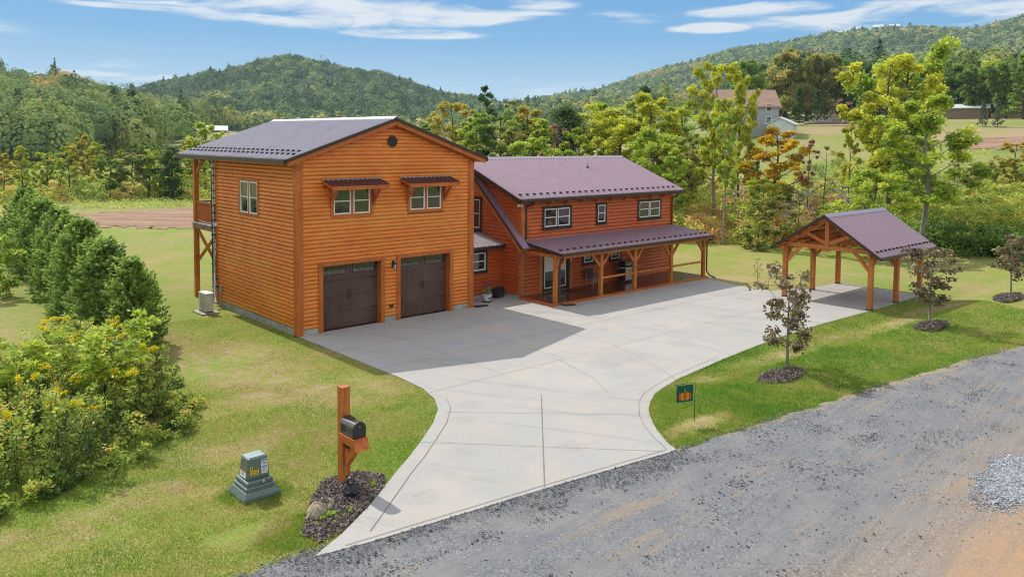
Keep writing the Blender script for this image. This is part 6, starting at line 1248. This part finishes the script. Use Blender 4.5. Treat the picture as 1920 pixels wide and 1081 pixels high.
farhouse('barn', 'long low barn with a pale roof on the meadow beyond the garage eave', 'barn', 393, 252, 385, 15, 9, 1.8, 1.9, face(393), M['fartrim'], M['farwhite'])
farhouse('field_shed', 'low pale roofed shed in front of the wood right of the great yellow tree', 'shed', 1806, 206, 232, 10, 6, .3, .9, face(1806), M['fartrim'], M['farwhite'])
for px, yb, lb in [(1486, 83, 'leftmost pair of pale roofs high on the long ridge'), (1524, 75, 'second pale roofed house from the left on the long ridge'), (1571, 67, 'pale roofed house below the first rise of the long ridge'), (1596, 60, 'house near the crest of the long ridge, left of its middle'), (1638, 56, 'pale roofed house on the middle of the long ridge crest'), (1668, 55, 'rightmost house on the long ridge crest'), (1836, 82, 'lone pale roofed house on the saddle of the ridge at the right'), (1186, 183, 'dark roofed house among the trees left of the conifer')]:
    D_ = 1560 if px > 1200 else 790; farhouse('hill_house', lb, 'house', px, yb + 2, D_, 17 if px > 1200 else 9, 9, 6 if px > 1200 else 3, 4 if px > 1200 else 2, face(px), M['farwall'] if px > 1200 else M['fartrim'], M['farwhite'] if px > 1200 else M['brown'], 'houses scattered on the ridge')
x_, y_ = pd(603, 1100); mst = thing('antenna_mast', 'thin antenna mast on the summit of the mountain behind the garage', 'mast', (x_, y_, Hs(x_, y_)), face(603)); m_ = MB(); zt_ = zd(603, 103, 1100) - Hs(x_, y_); m_.tube([(0, 0, 0), (0, 0, zt_)], [.6, .3], 5); m_.build('pole', M['greymetal'], mst); m_ = MB(); m_.box(-2.6, -.3, zt_ - .9, 2.6, .3, zt_ - .3); m_.box(-1.8, -.3, zt_ - 3, 1.8, .3, zt_ - 2.4); m_.build('antenna', M['greymetal'], mst)
# fallen tree and brush pile by the wood
x_, y_ = pd(1550, 196); lg = thing('fallen_tree', 'grey fallen tree with bare limbs and rusty leaves lying at the wood edge', 'fallen tree', (x_, y_, Hs(x_, y_)), face(1550)); m_ = MB(); m_.tube([(-5, 0, .6), (0, .3, .8), (7, .5, .7)], [.35, .45, .3], 7)
for k in range(26): u_ = rng.uniform(-4, 7); m_.tube([(u_, .2, .8), (u_ + rng.uniform(.5, 2.5), rng.uniform(-1, 1), rng.uniform(1.2, 2.4)), (u_ + rng.uniform(1.5, 4), rng.uniform(-1.5, 1.5), rng.uniform(1.8, 4.5))], [.10, .06, .03], 4)
m_.build('trunk', M['barkpale'], lg); C, ix = clumps(np.array([(rng.uniform(1, 9), rng.normal(0, 1.2), rng.uniform(2.5, 6.5)) for _ in range(12)]), 0.9, 60, rng, .5); npmesh('foliage', quads(C, .25, 1.6, .3), 4, M['leaf_rust'], lg, rng.random(len(C)))

# ------------------------------------------------------------------ air
hm = bpy.data.materials.new('haze'); hm.use_nodes = True; hm.node_tree.nodes.clear(); hx = NT(hm.node_tree)
ho = hx.n('ShaderNodeOutputMaterial'); pv = hx.n('ShaderNodeVolumePrincipled', inp={'Color': (.70, .88, 1.0, 1), 'Density': .00013, 'Anisotropy': .2}); hm.node_tree.links.new(pv.outputs[0], ho.inputs['Volume'])
zt_ = float(H(gxx, gyy).max()) + 25
m_ = MB(); m_.box(-2800, -2800, float(gz.min()) - 1.2, 2900, 2900, zt_); hz_ = m_.build('haze', hm); tag(hz_, 'thin pale blue air haze over the valley', 'haze', kind='stuff')
